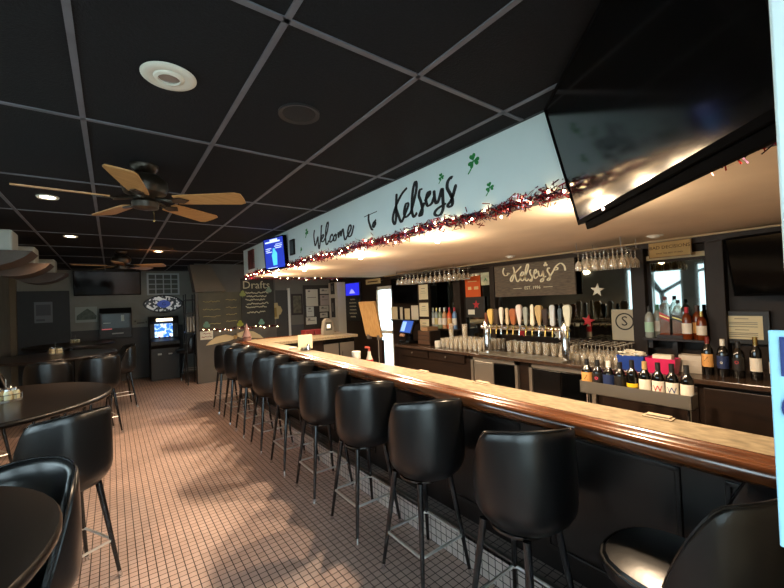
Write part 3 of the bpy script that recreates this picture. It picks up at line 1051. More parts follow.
def bottle(name, loc, kind, body, capmat, labmat, lab, h=1.0, txt=None, txtmat=None, cat='bottle', group=None, lz=(.05, .14), shade=None, face=PI, base=None):
    o = empty(name, loc, lab, cat, group)
    P = [(r_, z * h) for r_, z in BODYP[kind]]
    MB().lathe(P, 20).build('bottle_glass', body, o, smooth=True)
    zt = P[-1][1]
    MB().lathe([(P[-1][0] + .0022, zt - .055 * h), (P[-1][0] + .0022, zt + .006), (.001, zt + .007)], 16).build('cap', capmat, o, smooth=True)
    rr = P[3][0] + .0012
    lo = MB().lathe([(rr, lz[0] * h), (rr, lz[1] * h)], 16, (0, 0, 0), face - 1.35, face + 1.35).build('paper_label', labmat, o, smooth=True)
    if txt:
        n = Vector((math.cos(face), math.sin(face), 0))
        u = Vector((0, 0, 1))
        rt_ = u.cross(n)
        text_mesh(txt[0], txt[1], ((0, 0, h * (lz[0] + lz[1]) / 2 + txt[2]), rt_, u), .0006, bend=rr + .0006).build('label_print', txtmat, lo)
    return o


DK = mat('dark_bottle', '0b0a0a', 0.1, spec=0.7, coat=0.3)
AMB = mat('amber_spirit', '6a2c0c', 0.12, coat=0.4)
CLR = mat('clear_spirit_bottle', '8d938c', 0.12, coat=0.4)
lab_o = mat('orange_label', 'd39a56', 0.6)
lab_w = mat('white_label', 'ded6c6', 0.6)
lab_y = mat('yellow_label', 'e3bb1c', 0.6)
lab_b = mat('blue_label', '1c2c55', 0.5)
lab_k = mat('black_label', '17130f', 0.5)
lab_r = mat('red_label', 'b01c2a', 0.5)
FACE = PI * 1.05
railb = [('liquor', DK, M_black, lab_o, 'dark bottle with an orange label lettered Z at the far end of the steel rail', ('Z', .055, 0), M_brownink),
         ('liquor', DK, M_black, lab_k, 'black bottle with a small pink badge in the steel rail', ('o', .05, .01), mat('pink_badge', 'e0486a', .5)),
         ('liquor', DK, M_white, lab_b, 'white-capped bottle with a dark blue label in the steel rail', None, None),
         ('liquor', DK, M_black, lab_k, 'plain black bottle with grey lettering in the steel rail', ('abc', .02, 0), M_greyink),
         ('wine', DK, M_black, lab_y, 'dark bottle with a bright yellow band in the middle of the steel rail', None, None),
         ('wine', DK, M_kraft, lab_w, 'tan-capped wine bottle with small white label in the steel rail', None, None),
         ('wine', DK, M_black, lab_w, 'wine bottle with a red W on white label in the steel rail', ('W', .06, -.012), lab_r),
         ('wine', DK, M_black, lab_w, 'wine bottle with a blue W on white label in the steel rail', ('W', .06, -.012), mat('blue_ink', '2c4a78', .6)),
         ('wine', DK, M_black, lab_w, 'wine bottle with plain cream label at the near end of the steel rail', None, None)]
for k, (kd, bd, cp, lb, lab, tx, tm) in enumerate(railb):
    yb = 1.74 - k * .0945
    if tx and tx[0] == 'abc':
        tx = None
    rb = bottle('bottle', (3.52, yb, .768), kd, bd, cp, lb, lab, .95, tx, tm, group='bottles in the steel rail', lz=((.095, .125) if lb is lab_y else (.08, .17)), face=FACE)
    rb.scale = (1.1, 1.1, 1.1)
ctrb = [(1.03, 'liquor', mat('rust_capsule', '6d2019', .4), lab_o, 'bottle with red capsule and an orange label lettered Z on the back counter', ('Z', .06, .01), M_brownink, 1.2),
        (.925, 'liquor', M_white, lab_b, 'white-capped bottle with blue label and pale diamond on the back counter', ('o', .04, 0), M_paper, 1.15),
        (.825, 'liquor', M_black, lab_k, 'dark bottle with a round red badge on the back counter', ('o', .06, .02), lab_r, 1.1),
        (.715, 'wine', M_gold, lab_w, 'gold-capped wine bottle with broad cream label on the back counter', None, None, 1.15),
        (.60, 'wine', M_black, lab_w, 'bottle with white label lettered W, last on the back counter', ('W', .06, 0), M_ink, 1.0)]
for (yb, kd, cp, lb, lab, tx, tm, hh) in ctrb:
    bottle('bottle', (4.27, yb, .9), kd, DK, cp, lb, lab, hh, tx, tm, group='bottles on the back counter', lz=(.06, .155), face=PI * .97)

# whiskey shelf
sh = empty('wall_shelf', (4.72, 1.385, 1.13), 'small dark shelf of spirits below the right mirror', 'shelf')
MB().box(-.13, .08, -.27, .27, .01, .035).build('shelf_board', M_cabinet, sh, bevel=.003)
MB().box(-.06, .08, -.02, .02, -.12, .01).build('bracket', M_cabinet, sh)
MB().box(-.06, .08, .2, .24, -.08, .01).build('bracket', M_cabinet, sh)
st = MB().box(4.62, 4.78, 1.24, 1.53, 1.166, 1.20).build('riser_block', M_cabinet)
tag(st, 'dark wooden riser block on the whiskey shelf', 'block')


def square_bottle(loc, w, h, glassm, liqm, labm, capm, lab, group):
    o = empty('bottle', loc, lab, 'bottle', group)
    a = w / 2
    sec = lambda s_, z: [(-a * s_, -a * s_, z), (a * s_, -a * s_, z), (a * s_, a * s_, z), (-a * s_, a * s_, z)]
    MB().rings([sec(1, .04 * h), sec(1, .66 * h), sec(.7, .76 * h), sec(.34, .84 * h), sec(.34, .92 * h)]).build('bottle_glass', glassm, o)
    MB().rings([sec(.93, .02 * h), sec(.93, .42 * h)]).rings([sec(1.0, 0), sec(1.0, .04 * h)]).build('whiskey', liqm, o)
    MB().lathe([(.2 * w, .90 * h), (.2 * w, h)], 12).build('cap', capm, o)
    lm = MB().prism([(-a, .34 * h), (a, .46 * h), (a, .60 * h), (-a, .48 * h)], 'x', -a - .002, -a - .0005).build('paper_label', labm, o)
    MB().prism([(-a * .9, .41 * h), (a * .9, .50 * h), (a * .9, .53 * h), (-a * .9, .44 * h)], 'x', -a - .0035, -a - .002).build('label_print', M_gold, lm)
    return o


G2 = glass_mat('bottle_clear', 'e8ece8', .7, .03, .12)
square_bottle((4.68, 1.46, 1.201), .09, .40, G2, AMB, lab_r, simple('5a1a1c'), 'square whiskey bottle with slanted red label on the riser block', 'spirits on the whiskey shelf')
square_bottle((4.70, 1.355, 1.201), .09, .36, G2, AMB, lab_k, M_black, 'square whiskey bottle with slanted black label on the riser block', 'spirits on the whiskey shelf')
for (yb, x, bd, cp, lb, lab, hh, kd) in ((1.60, 4.64, CLR, M_black, mat('mint_label', '9fc4ae', .6), 'clear bottle with mint green label at the left of the whiskey shelf', 1.2, 'liquor'),
                                    (1.555, 4.74, CLR, simple('2f6a48'), lab_w, 'green-capped clear bottle behind the mint-labelled one', 1.25, 'liquor'),
                                    (1.27, 4.64, AMB, lab_r, lab_w, 'amber bottle with cream label on the whiskey shelf', 1.15, 'liquor'),
                                    (1.20, 4.70, AMB, simple('3a2418'), lab_o, 'amber bottle with tan label behind the cream-labelled one', 1.2, 'liquor'),
                                    (1.15, 4.63, AMB, M_gold, lab_w, 'gold-capped amber bottle at the right end of the whiskey shelf', 1.0, 'liquor')):
    bottle('bottle', (x, yb, 1.166), kd, bd, cp, lb, lab, hh, group='spirits on the whiskey shelf', face=PI * .98)

# liqueur shelf, far mirror
sh = empty('wall_shelf', (4.72, 4.76, 1.10), 'dark shelf of liqueurs below the far mirror', 'shelf')
MB().box(-.14, .08, -.42, .42, .02, .05).build('shelf_board', M_cabinet, sh, bevel=.003)
MB().box(-.06, .08, -.3, -.26, -.1, .02).build('bracket', M_cabinet, sh)
MB().box(-.06, .08, .26, .3, -.1, .02).build('bracket', M_cabinet, sh)
liq = [(5.10, CLR, M_silver, lab_w, 'silver-topped clear bottle, far left of the liqueur shelf'), (5.02, CLR, M_white, lab_w, 'white-capped clear bottle on the liqueur shelf'),
       (4.93, CLR, M_gold, mat('straw_label', 'b9a86a', .6), 'gold-capped bottle with straw label on the liqueur shelf'), (4.84, mat('pale_green_glass', '7d8a6a', .12), M_white, lab_w, 'pale green bottle on the liqueur shelf'),
       (4.73, mat('tan_liqueur', 'b5865a', .2), M_white, lab_w, 'tan liqueur bottle with white cap'), (4.61, mat('orange_liqueur', 'd4562a', .15), lab_r, lab_o, 'orange liqueur bottle with red cap'),
       (4.49, mat('blue_liqueur', '6d8fb8', .15), lab_r, lab_w, 'pale blue bottle with red cap, nearest on the liqueur shelf')]
for k, (yb, bd, cp, lb, lab) in enumerate(liq):
    bottle('bottle', (4.66, yb, 1.151), 'liquor', bd, cp, lb, lab, 1.3, group='liqueurs on the far shelf', face=PI * 1.1)

# ------------------------------------------------------------------ beer tower
tw = empty('beer_tower', (4.15, 2.84, .9), 'chrome bridge beer tower with a row of tap handles', 'beer tower')
for y in (.56, -.56):
    MB().lathe([(.07, 0), (.07, .012), (.045, .02), (.045, .43), (.03, .455), (.001, .46)], 24, (0, y, 0)).build('column', M_chrome, tw, smooth=True)
MB().tube([(0, -.6, .36), (0, .64, .36)], .034, 16).build('cross_pipe', M_chrome, tw, smooth=True)
taps = [(.50, '6d3a22', .15), (.42, 'cfae62', .2), (.33, '3f3228', .2), (.25, 'e2ddd0', .22), (.16, 'cbb893', .21), (.07, '9a5a34', .2), (-.02, 'd9ccc4', .25), (-.11, '8f958e', .22), (-.2, 'd8d3bc', .25), (-.29, 'b39a6a', .24), (-.37, '2d211b', .2), (-.46, 'b5bdc0', .24), (-.55, '3d4c55', .2), (-.64, 'c9cbb8', .24)]
for k, (y, h, L) in enumerate(taps):
    tp = MB().tube([(-.03, y, .36), (-.075, y, .36), (-.09, y, .35), (-.095, y, .28)], .011, 10).tube([(-.075, y, .36), (-.075, y, .41)], .01, 10).build('tap', M_gold if k % 3 else M_chrome, tw, smooth=True)
    w0 = .014 + .006 * (k % 3)
    w1 = .020 + .007 * ((k * 7) % 4)
    sec = lambda w_, z, d_=.6: [(-.075 - w_ * d_, y - w_, z), (-.075 + w_ * d_, y - w_, z), (-.075 + w_ * d_, y + w_, z), (-.075 - w_ * d_, y + w_, z)]
    hd = MB().rings([sec(.009, .40), sec(w0, .42), sec(w1, .41 + L * .6), sec(w1 * 1.05, .41 + L * .9), sec(w1 * .6, .41 + L)]).build('tap_handle', simple(h, .4), tp, bevel=.004)
MB().box(-.16, .1, -.6, .6, .0, .02).build('drip_tray', M_steel, tw)

# ------------------------------------------------------------------ glasses
wine_p = [(.030, 0), (.030, .003), (.006, .008), (.004, .02), (.004, .085), (.018, .10), (.034, .125), (.038, .155), (.034, .19), (.031, .19), (.0345, .155), (.031, .128), (.012, .105)]
pint_p = [(.001, 0), (.029, 0), (.032, .02), (.043, .145), (.040, .145), (.029, .012), (.001, .010)]


def one_glass(prof, name, lab, cat, grp, seg=12):
    o = MB().lathe(prof, seg).build(name, M_glass, smooth=True)
    return tag(o, lab, cat, grp)


def rack(x0, x1, ys, z, lab, glab, grp, nx):
    rk = empty('glass_rack', ((x0 + x1) / 2, (ys[0] + ys[-1]) / 2, z), lab, 'glass rack', 'overhead glass racks')
    mb = MB()
    hx = (x1 - x0) / 2 + .03
    cy_ = (ys[0] + ys[-1]) / 2
    for y in ys:
        for s_ in (-.012, .012):
            mb.tube([(-hx, y - cy_ + s_, 0), (hx, y - cy_ + s_, 0)], .003, 6)
    for s_ in (-hx, hx):
        mb.tube([(s_, ys[0] - cy_ - .04, .005), (s_, ys[-1] - cy_ + .04, .005)], .004, 6)
        for y in (ys[0] - cy_, ys[-1] - cy_):
            mb.tube([(s_, y, .005), (s_, y, 2.2 - z)], .003, 6)
    mb.build('wire_rails', M_darksteel, rk)
    return rk


GW = None
def hang(x0, x1, ys, z, lab, grp, nx):
    global GW
    for y in ys:
        for i in range(nx):
            x = x0 + (x1 - x0) * i / max(1, nx - 1)
            if GW is None:
                GW = one_glass(wine_p, 'wine_glass', lab, 'glass', grp)
                c = GW
            else:
                c = GW.copy()
                COL.objects.link(c)
                c['label'] = lab
                c['group'] = grp
            c.location = (x, y, z + .008)
            c.rotation_euler = (PI, 0, 0)


ysL = [4.05 + .11 * i for i in range(14)]
rack(4.25, 4.55, ysL, 2.14, 'long overhead rack of hanging stemmed glasses by the far mirror', '', '', 4)
hang(4.25, 4.55, ysL, 2.14, 'stemmed glass hanging in the long overhead rack by the far mirror', 'glasses in the far overhead rack', 4)
ysR = [1.56 + .085 * i for i in range(6)]
rack(3.95, 4.25, ysR, 2.09, 'short overhead rack of hanging stemmed glasses above the star mirror', '', '', 4)
hang(3.95, 4.25, ysR, 2.09, 'stemmed glass hanging in the short overhead rack above the star mirror', 'glasses in the near overhead rack', 4)
for i in range(5):
    for j in range(8):
        c = GW.copy()
        COL.objects.link(c)
        c['label'] = 'stemmed glass standing upside down on the back counter right of the taps'
        c['group'] = 'upturned stemmed glasses on the back counter'
        c.rotation_euler = (PI, 0, 0)
        c.location = (4.30 + .095 * i, 1.80 + .088 * j, .90 + .19)
PG = one_glass(pint_p, 'pint_glass', 'pint glass on the back counter left of the taps', 'glass', 'pint glasses left of the taps')
PG.location = (4.22, 3.50, .9)
n = 0
for i in range(5):
    for j in range(10):
        if i == 0 and j == 0:
            continue
        c = PG.copy()
        COL.objects.link(c)
        c.location = (4.22 + .1 * i, 3.50 + .093 * j, .9)
for i in range(2):
    for j in range(9):
        c = PG.copy()
        COL.objects.link(c)
        c['label'] = 'pint glass on the back counter behind the tap columns'
        c['group'] = 'pint glasses behind the tap columns'
        c.location = (4.42 + .1 * i, 2.36 + .11 * j, .9)
for k in range(6):
    c = PG.copy()
    COL.objects.link(c)
    c['label'] = 'pint glass nested in one of the tall stacks left of the taps'
    c['group'] = 'stacked pint glasses'
    c.location = (4.22, (4.15, 4.15, 4.15, 3.87, 3.87, 3.87)[k], .9 + .045 * (k % 3 + 1) + .10)

# ------------------------------------------------------------------ things on the back bar wall
sg = empty('name_board', (4.74, 3.06, 1.66), 'dark weathered board with the bar name in cream script over the taps', 'sign')
MB().box(-.012, .02, -.63, .62, 0, .47).build('board', M_sign, sg, bevel=.003)
mb = MB()
strokes(mb, [[(a - 3.06, b - 1.66) for a, b in s_] for s_ in SIGN], -.012, .0095)
mb.build('script_lettering', M_signink, sg)
text_mesh('EST. 1996', .062, ((-.0135, -.02, .115), (0, -1, 0), (0, 0, 1)), .001).box(-.0145, -.0125, .15, .29, .112, .118).box(-.0145, -.0125, -.32, -.19, .112, .118).build('date_line', M_signink, sg)
mb = MB()
for a in (90, 210, 330):
    mb.add(*(lambda q: (q.v, q.f))(MB().lathe([(.016, 0), (.016, .002)], 10).xf(Matrix.Translation((-.0135, -.235 + .018 * math.cos(R(a)), .42 + .018 * math.sin(R(a)))) @ Matrix.Rotation(R(-90), 4, 'Y'))))
mb.build('clover_mark', M_signink, sg)

o = empty('wall_sign', (4.645, 1.385, 2.01), 'tan sign reading BAD DECISIONS above the right mirror', 'sign')
MB().box(-.012, .01, -.185, .185, 0, .165).build('board', M_kraft, o, bevel=.002)
MB().box(-.0135, -.012, -.185, .185, 0, .008).box(-.0135, -.012, -.185, .185, .157, .165).box(-.0135, -.012, -.185, -.177, 0, .165).box(-.0135, -.012, .177, .185, 0, .165).build('border', simple('7a6036'), o)
text_mesh('BAD DECISIONS', .049, ((-.0135, 0, .105), (0, -1, 0), (0, 0, 1)), .001).build('lettering', M_brownink, o)
text_mesh('MAKE THE BEST STORIES', .021, ((-.0135, 0, .042), (0, -1, 0), (0, 0, 1)), .001).build('small_lettering', M_brownink, o)

o = empty('wall_sign', (4.68, 6.95, 2.06), 'narrow tan sign above the glazed side door', 'sign')
MB().box(-.012, .01, -.28, .28, 0, .11).build('board', mat('yellowed_sign', 'b39a6c', .7), o)
MB().box(-.014, -.012, -.2, .2, .04, .065).build('lettering', M_brownink, o)

o = empty('certificate', (4.80, .885, 1.13), 'black-framed certificate on the wall above the counter bottles', 'picture')
MB().box(-.02, .03, -.19, .19, 0, .31).build('frame', M_black, o, bevel=.003)
MB().box(-.022, -.019, -.145, .145, .045, .265).build('paper_sheet', M_cream, o)
mb = MB()
for z in (.235, .2, .185, .16, .13, .10, .085, .065):
    w_ = .05 if z in (.235, .13) else .11
    mb.box(-.0235, -.0215, -w_, w_, z, z + .006)
mb.build('print', M_greyink, o)


def star(y, z, s, material, lab, rot=0):
    poly = []
    for k in range(10):
        a = R(90 + 36 * k + rot)
        q = s if k % 2 == 0 else s * .42
        poly.append((y + q * math.cos(a), z + q * math.sin(a)))
    o = MB().prism(poly, 'x', 4.80, 4.806).build('star_decoration', material)
    tag(o, lab, 'star', 'star decorations on the mirrors')


star(2.2, 1.70, .085, M_paper, 'white star on the mirror above the upturned glasses', 5)
star(2.33, 1.32, .085, M_redplastic, 'red star at the right end of the tap handles', 10)
star(1.96, 1.28, .08, M_navy, 'navy star low on the mirror beside the wooden post', 8)
star(3.29, 1.07 + .06, .075, M_redplastic, 'red star low between the tap columns', 4)
star(2.74, 1.04 + .08, .07, M_paper, 'small white star low between the tap columns', 12)
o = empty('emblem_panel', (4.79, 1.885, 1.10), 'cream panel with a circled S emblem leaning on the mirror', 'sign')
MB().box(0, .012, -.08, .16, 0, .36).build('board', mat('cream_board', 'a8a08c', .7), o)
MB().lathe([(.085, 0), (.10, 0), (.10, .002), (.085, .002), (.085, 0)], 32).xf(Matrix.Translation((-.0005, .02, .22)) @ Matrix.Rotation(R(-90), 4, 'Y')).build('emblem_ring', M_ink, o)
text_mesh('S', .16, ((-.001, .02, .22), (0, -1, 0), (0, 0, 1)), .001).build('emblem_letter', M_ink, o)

o = empty('poster', (4.795, 4.18, 1.68), 'orange poster on the narrow mirror under the glass rack', 'poster')
MB().box(-.004, .004, -.16, .16, 0, .34).build('sheet', M_orange, o)
MB().box(-.0055, -.004, -.09, .1, .25, .262).box(-.0055, -.004, -.12, -.03, .12, .17).box(-.0055, -.004, .03, .1, .12, .17).build('print', mat('pale_print', 'e8c48a', .7), o)
o = empty('poster', (4.795, 3.9, 1.86), 'pale poster with a green sprig beside the orange poster', 'poster')
MB().box(-.004, .004, -.11, .1, 0, .2).build('sheet', mat('pale_sheet', 'c9c7a4', .7, var=.3, scale=20), o)
MB().prism([(-.03, .05), (0, .12), (.04, .06), (.0, .09)], 'x', -.006, -.004).build('sprig', M_green, o)
o = empty('menu_sign', (4.79, 4.14, 1.34), 'black framed panel with a red star and white caption below the orange poster', 'sign')
MB().box(-.008, .008, -.2, .2, 0, .34).build('panel', M_black, o)
MB().box(-.010, -.008, .01, .15, .05, .13).build('caption', M_paper, o)
MB().prism([(-.03 + (.075 if k % 2 == 0 else .032) * math.cos(R(90 + 36 * k)), .21 + (.075 if k % 2 == 0 else .032) * math.sin(R(90 + 36 * k))) for k in range(10)], 'x', -.012, -.008).build('star', M_redplastic, o)
for k, (z, h_) in enumerate(((1.67, .27), (1.36, .25), (1.04, .27))):
    o = empty('price_card', (4.56, 5.15, z), 'cream price card, %s of the column beside the dark television' % ('top', 'middle', 'lowest')[k], 'card', 'cream price cards in a column')
    MB().box(-.004, .004, -.12, .12, 0, h_).build('card', M_cream, o)
    MB().box(-.005, -.004, -.06, .06, h_ * .55, h_ * .57).box(-.005, -.004, -.08, .07, h_ * .42, h_ * .44).box(-.005, -.004, -.05, .05, h_ * .72, h_ * .76).build('print', M_greyink, o)
o = MB().box(4.565, 4.6, 5.0, 5.3, .9, 2.1).build('trim_12', M_walldark)
struct(o)

# POS terminal, cash drawer, jar
o = empty('order_terminal', (4.25, 5.24, .9), 'black touch-screen till with a lit blue screen at the far end of the back counter', 'till')
MB().box(-.12, .14, -.14, .14, 0, .05).box(-.02, .06, -.06, .06, .05, .22).build('base', M_blackgloss, o, bevel=.006)
Ms = Matrix.Translation((-.04, 0, .30)) @ Matrix.Rotation(R(-90 + -8), 4, 'Z') @ Matrix.Rotation(R(-22), 4, 'X')
MB().box(-.20, .20, 0, .04, -.13, .13).xf(Ms).build('screen_housing', M_blackgloss, o, bevel=.006)
MB().box(-.18, .18, -.003, 0, -.11, .11).xf(Ms).build('screen', mat('till_screen', '2f55b0', emit=.4), o)
MB().box(-.16, -.03, -.006, -.003, -.09, .09).xf(Ms).build('screen_page', mat('till_page', '8ab4ee', emit=.45), o)
MB().box(-.1, .02, -.03, 0, -.19, -.14).xf(Ms).build('card_reader', simple('b58a6a'), o)
o = empty('cash_box', (4.34, 4.80, .9), 'dark wooden box of small drawers between the till and the glasses', 'box')
MB().box(-.12, .12, -.16, .16, 0, .24).build('carcass', M_cabinet, o, bevel=.005)
for k in range(3):
    MB().box(-.128, -.118, -.14, .14, .015 + k * .075, .08 + k * .075).build('drawer', mat('brown_drawer', '4a3426', .4), o, bevel=.003)
MB().box(-.12, .12, -.1, .06, .24, .30).build('tray_on_top', simple('8a6a4a'), o)
o = MB().lathe([(.001, 0), (.045, 0), (.048, .01), (.05, .1), (.046, .1), (.043, .012), (.001, .01)], 16).build('white_tub', M_white, smooth=True, loc=(4.18, 4.42, .9))
tag(o, 'small white tub in front of the cash box on the back counter', 'tub')

# caddies of bar napkins
def caddy(loc, material, lab):
    o = empty('bar_caddy', loc, lab, 'caddy', 'bar caddies on the back counter')
    sec = lambda a, b, z: [(-a, -b, z), (a, -b, z), (a, b, z), (-a, b, z)]
    MB().rings([sec(.06, .10, 0), sec(.075, .12, .14), sec(.069, .114, .14), (sec(.055, .094, .01))]).build('bin', material, o)
    MB().box(-.0665, -.062, -.05, .02, .07, .09).build('maker_strip', M_paper, o)
    return o


c1 = caddy((4.13, 1.585, .9), M_blueplastic, 'blue bar caddy heaped with white napkins on the back counter')
mb = MB()
for k in range(14):
    M = Matrix.Translation((random.uniform(-.05, .05), random.uniform(-.09, .09), .12 + random.uniform(0, .05))) @ Matrix.Rotation(random.uniform(0, 3), 4, 'Z') @ Matrix.Rotation(random.uniform(-.7, .7), 4, 'X')
    mb.add(*(lambda q: (q.v, q.f))(MB().box(-.04, .04, -.03, .03, -.006, .006).xf(M)))
o = mb.build('napkin_heap', M_paper, loc=(4.13, 1.585, .9))
tag(o, 'heap of white napkins in the blue bar caddy', 'napkins', None, 'stuff')
c2 = caddy((4.11, 1.325, .9), M_pink, 'magenta bar caddy holding a stack of white napkins')
o = MB().box(-.04, .04, -.08, .07, .03, .17).build('napkin_stack', M_paper, loc=(4.11, 1.325, .9), bevel=.004)
tag(o, 'square stack of white napkins in the magenta bar caddy', 'napkins')
o = MB().box(-.06, .06, -.085, .085, 0, .16).build('coaster_stack', mat('grey_white_paper', 'b9b0a2', .8, var=.1, scale=90, stretch=(.1, .1, 6)), loc=(4.30, 1.155, .9), bevel=.003)
tag(o, 'pale block of stacked paper beside the magenta caddy', 'paper stack')

# ------------------------------------------------------------------ on the bar
def towel(y, lab):
    o = MB().box(-.026, .028, -.06, .06, 0, .006).box(-.012, .026, -.05, .05, .006, .013).build('bar_towel', mat('cream_towel', 'a08f76', .9, var=.1, scale=60), loc=(2.018, y, 1.085), bevel=.003)
    tag(o, lab, 'towel', 'folded towels on the bar edge')


towel(2.33, 'folded cream towel on the bar edge before the far cooler')
towel(1.72, 'folded cream towel on the bar edge before the beer taps')
towel(.68, 'folded cream towel on the bar edge below the steel rail')
o = empty('napkin_holder', (1.98, 4.55, 1.085), 'cream menu card standing in a holder at the far end of the bar', 'holder')
MB().box(-.05, .05, -.05, .05, 0, .04).build('base', M_darksteel, o, bevel=.004)
MB().box(-.09, .09, -.004, .004, .02, .20).xf(Matrix.Rotation(R(-20), 4, 'Z')).build('menu_card', M_cream, o)
MB().lathe([(.02, 0), (.022, .07), (.012, .09)], 12, (0, -.09, 0)).build('shaker', M_chrome, o, smooth=True)
o = MB().lathe([(.001, 0), (.045, 0), (.055, .02), (.05, .022), (.04, .008), (.001, .008)], 18).build('ashtray', M_white, smooth=True, loc=(1.93, 4.85, 1.085))
tag(o, 'small white dish on the bar beside the menu card', 'dish')
# gnome with a tall hat at the end of the bar
o = empty('gnome_figure', (1.86, 6.72, 1.0855), 'small gnome figure with tall pinkish hat on the far bar corner', 'figure')
MB().lathe([(.001, 0), (.07, 0), (.075, .04), (.05, .09), (.001, .1)], 18).build('body', simple('6a4a44', .8), o, smooth=True)
MB().lathe([(.085, .075), (.07, .09), (.045, .16), (.02, .25), (.001, .30)], 18).build('hat', simple('5e4644', .8), o, smooth=True)
MB().ball((-.06, -.02, .075), .014).build('nose', simple('c9957a', .7), o, smooth=True)
# cylinders behind the bar
o = empty('spray_bottle', (2.3, 3.55, .72), 'red and white bottle standing behind the bar near the side door', 'bottle')
MB().lathe([(.001, 0), (.04, 0), (.042, .3), (.02, .36), (.016, .40)], 16).build('body', simple('c9bfae', .4), o, smooth=True)
MB().lathe([(.043, .20), (.043, .31)], 16).build('red_band', M_redplastic, o, smooth=True)
MB().tube([(0, 0, .39), (0, 0, .44), (-.05, .0, .45)], .012, 8).build('nozzle', simple('a8483a'), o)
o = empty('shaker_tin', (2.28, 3.80, .72), 'black and white shaker cup behind the bar near the return counter', 'cup')
MB().lathe([(.001, 0), (.04, 0), (.05, .36), (.046, .36), (.001, .02)], 16).build('cup', M_black, o, smooth=True)
MB().lathe([(.052, .3), (.052, .38)], 16).build('white_rim', M_white, o, smooth=True)

# things on the return counter and the far wall
for k in range(2):
    o = MB().box(-.09, .09, -.10, .10, 0, .10).build('red_crate', simple('5c1418', .5), loc=(2.95 + k * .2, 6.66, 1.0855), bevel=.01)
    tag(o, ('red bin on the far side of the return counter, farther from the terminal', 'red bin on the far side of the return counter, next to the grey terminal')[k], 'bin', 'red bins on the return counter')
o = empty('game_terminal', (3.22, 6.35, 1.0855), 'grey countertop game terminal with small lit screen on the return counter', 'terminal')
o.scale = (.78, .78, .85)
MB().prism([(-.14, 0), (.14, 0), (.15, .06), (.11, .30), (.05, .36), (-.05, .36), (-.11, .30), (-.15, .06)], 'y', -.05, .08).build('housing', simple('6f6a60', .4), o, bevel=.008)
MB().box(-.08, .08, -.054, -.049, .10, .28).build('screen', simple('4b4a44', .2), o)
MB().box(-.05, .04, -.057, -.053, .15, .23).build('screen_page', mat('terminal_page', 'e8e4d4', emit=.8), o)
o = empty('framed_picture', (3.87, 9.33, 1.40), 'dark framed picture on the pale far wall', 'picture')
MB().box(-.155, .155, -.02, 0, 0, .55).build('frame', simple('2f2118', .5), o, bevel=.004)
MB().box(-.11, .11, -.024, -.019, .05, .5).build('print', mat('olive_print', '5b5540', .5, var=.5, scale=12), o)
o = empty('notice_board', (4.25, 9.335, 1.0), 'black notice board of licences and framed papers on the far wall', 'board')
MB().box(-.2, .6, -.02, 0, 0, 1.17).build('panel', simple('3a3630', .7), o)
for k, (x0, x1, z0, z1, hh, fr_) in enumerate(((4.12, 4.46, 1.61, 2.06, 'd6cfba', 0), (4.53, 4.79, 1.93, 2.08, 'cfc6b2', 0), (4.53, 4.80, 1.62, 1.90, 'b9a79c', 0), (4.12, 4.33, 1.34, 1.60, 'cfd0c4', 1), (4.50, 4.77, 1.45, 1.61, 'c4bba6', 1), (4.51, 4.73, 1.29, 1.42, 'd0c8b4', 1), (4.10, 4.40, 1.13, 1.32, 'd9d3c0', 0))):
    pp = MB().box(x0 - 4.25, x1 - 4.25, -.026, -.02, z0 - 1, z1 - 1).build('notice', simple(hh, .8), o)
    MB().box(x0 - 4.25 + .04, x1 - 4.25 - .05, -.0275, -.026, (z0 + z1) / 2 - 1, (z0 + z1) / 2 - .985).box(x0 - 4.25 + .06, x0 - 4.25 + .12, -.0275, -.026, z1 - 1.07, z1 - 1.03).build('print', M_greyink, pp)
for k, (z0, z1) in enumerate(((1.90, 2.19), (1.30, 1.80))):
    o = MB().box(-.02, 0, -.09, .09, 0, z1 - z0).build('vertical_sign', simple('2b2724', .6), loc=(4.62, 8.74, z0))
    tag(o, ('upper dark narrow sign on the cream column', 'lower dark narrow sign on the cream column')[k], 'sign', 'dark signs on the cream column')
    MB().box(-.022, -.02, -.03, .03, (z1 - z0) * .3, (z1 - z0) * .75).build('print', M_greyink, o)
o = empty('menu_board', (4.80, 8.03, 1.22), 'black menu board with a glowing blue header behind the bar', 'board')
MB().box(-.02, .03, -.34, .34, 0, .94).build('board', M_black, o, bevel=.004)
MB().box(-.024, -.019, -.32, .32, .62, .92).build('lit_header', mat('blue_neon', '2326c0', emit=.75), o)
MB().prism([(-.14, .67), (.14, .67), (.08, .74), (.02, .78), (-.06, .74)], 'x', -.027, -.024).build('header_mark', mat('pale_neon', '8a8cf0', emit=.8), o)
mb = MB()
for k in range(6):
    z = .52 - k * .085
    w_ = random.uniform(.1, .22)
    strokes(mb, [[(w_ - 2 * w_ * i / 12, z + (.012 if i % 2 else -.012)) for i in range(13)]], -.021, .006)
mb.build('chalk_writing', M_chalktxt, o)
# low wall cabinet below the far television
o = empty('wall_shelf', (4.78, 6.0, 1.25), 'narrow ledge of pale papers below the television behind the bar', 'shelf')
MB().box(-.1, .06, -.48, .46, 0, .03).build('shelf_board', M_black, o)
for k, (a, b, h_) in enumerate(((-.44, -.22, .28), (-.18, -.02, .22), (.04, .12, .25), (.2, .42, .26))):
    MB().box(.0 - .01 * k, .006 - .01 * k, a, b, .03, .03 + h_).build('standing_paper', M_cream if k % 2 else M_paper, o)

# ------------------------------------------------------------------ far partition
def squiggles(mb, x0, x1, z, y, r=.006, amp=.014, step=.03):
    n = max(4, int((x1 - x0) / step))
    P = [(x0 + (x1 - x0) * i / n, z + random.uniform(-amp, amp)) for i in range(n + 1)]
    for a in (P,):
        S = spline([(p[0], 0, p[1]) for p in a], 3)
        mb.tube([(q.x, y, q.z) for q in S], r, 4)


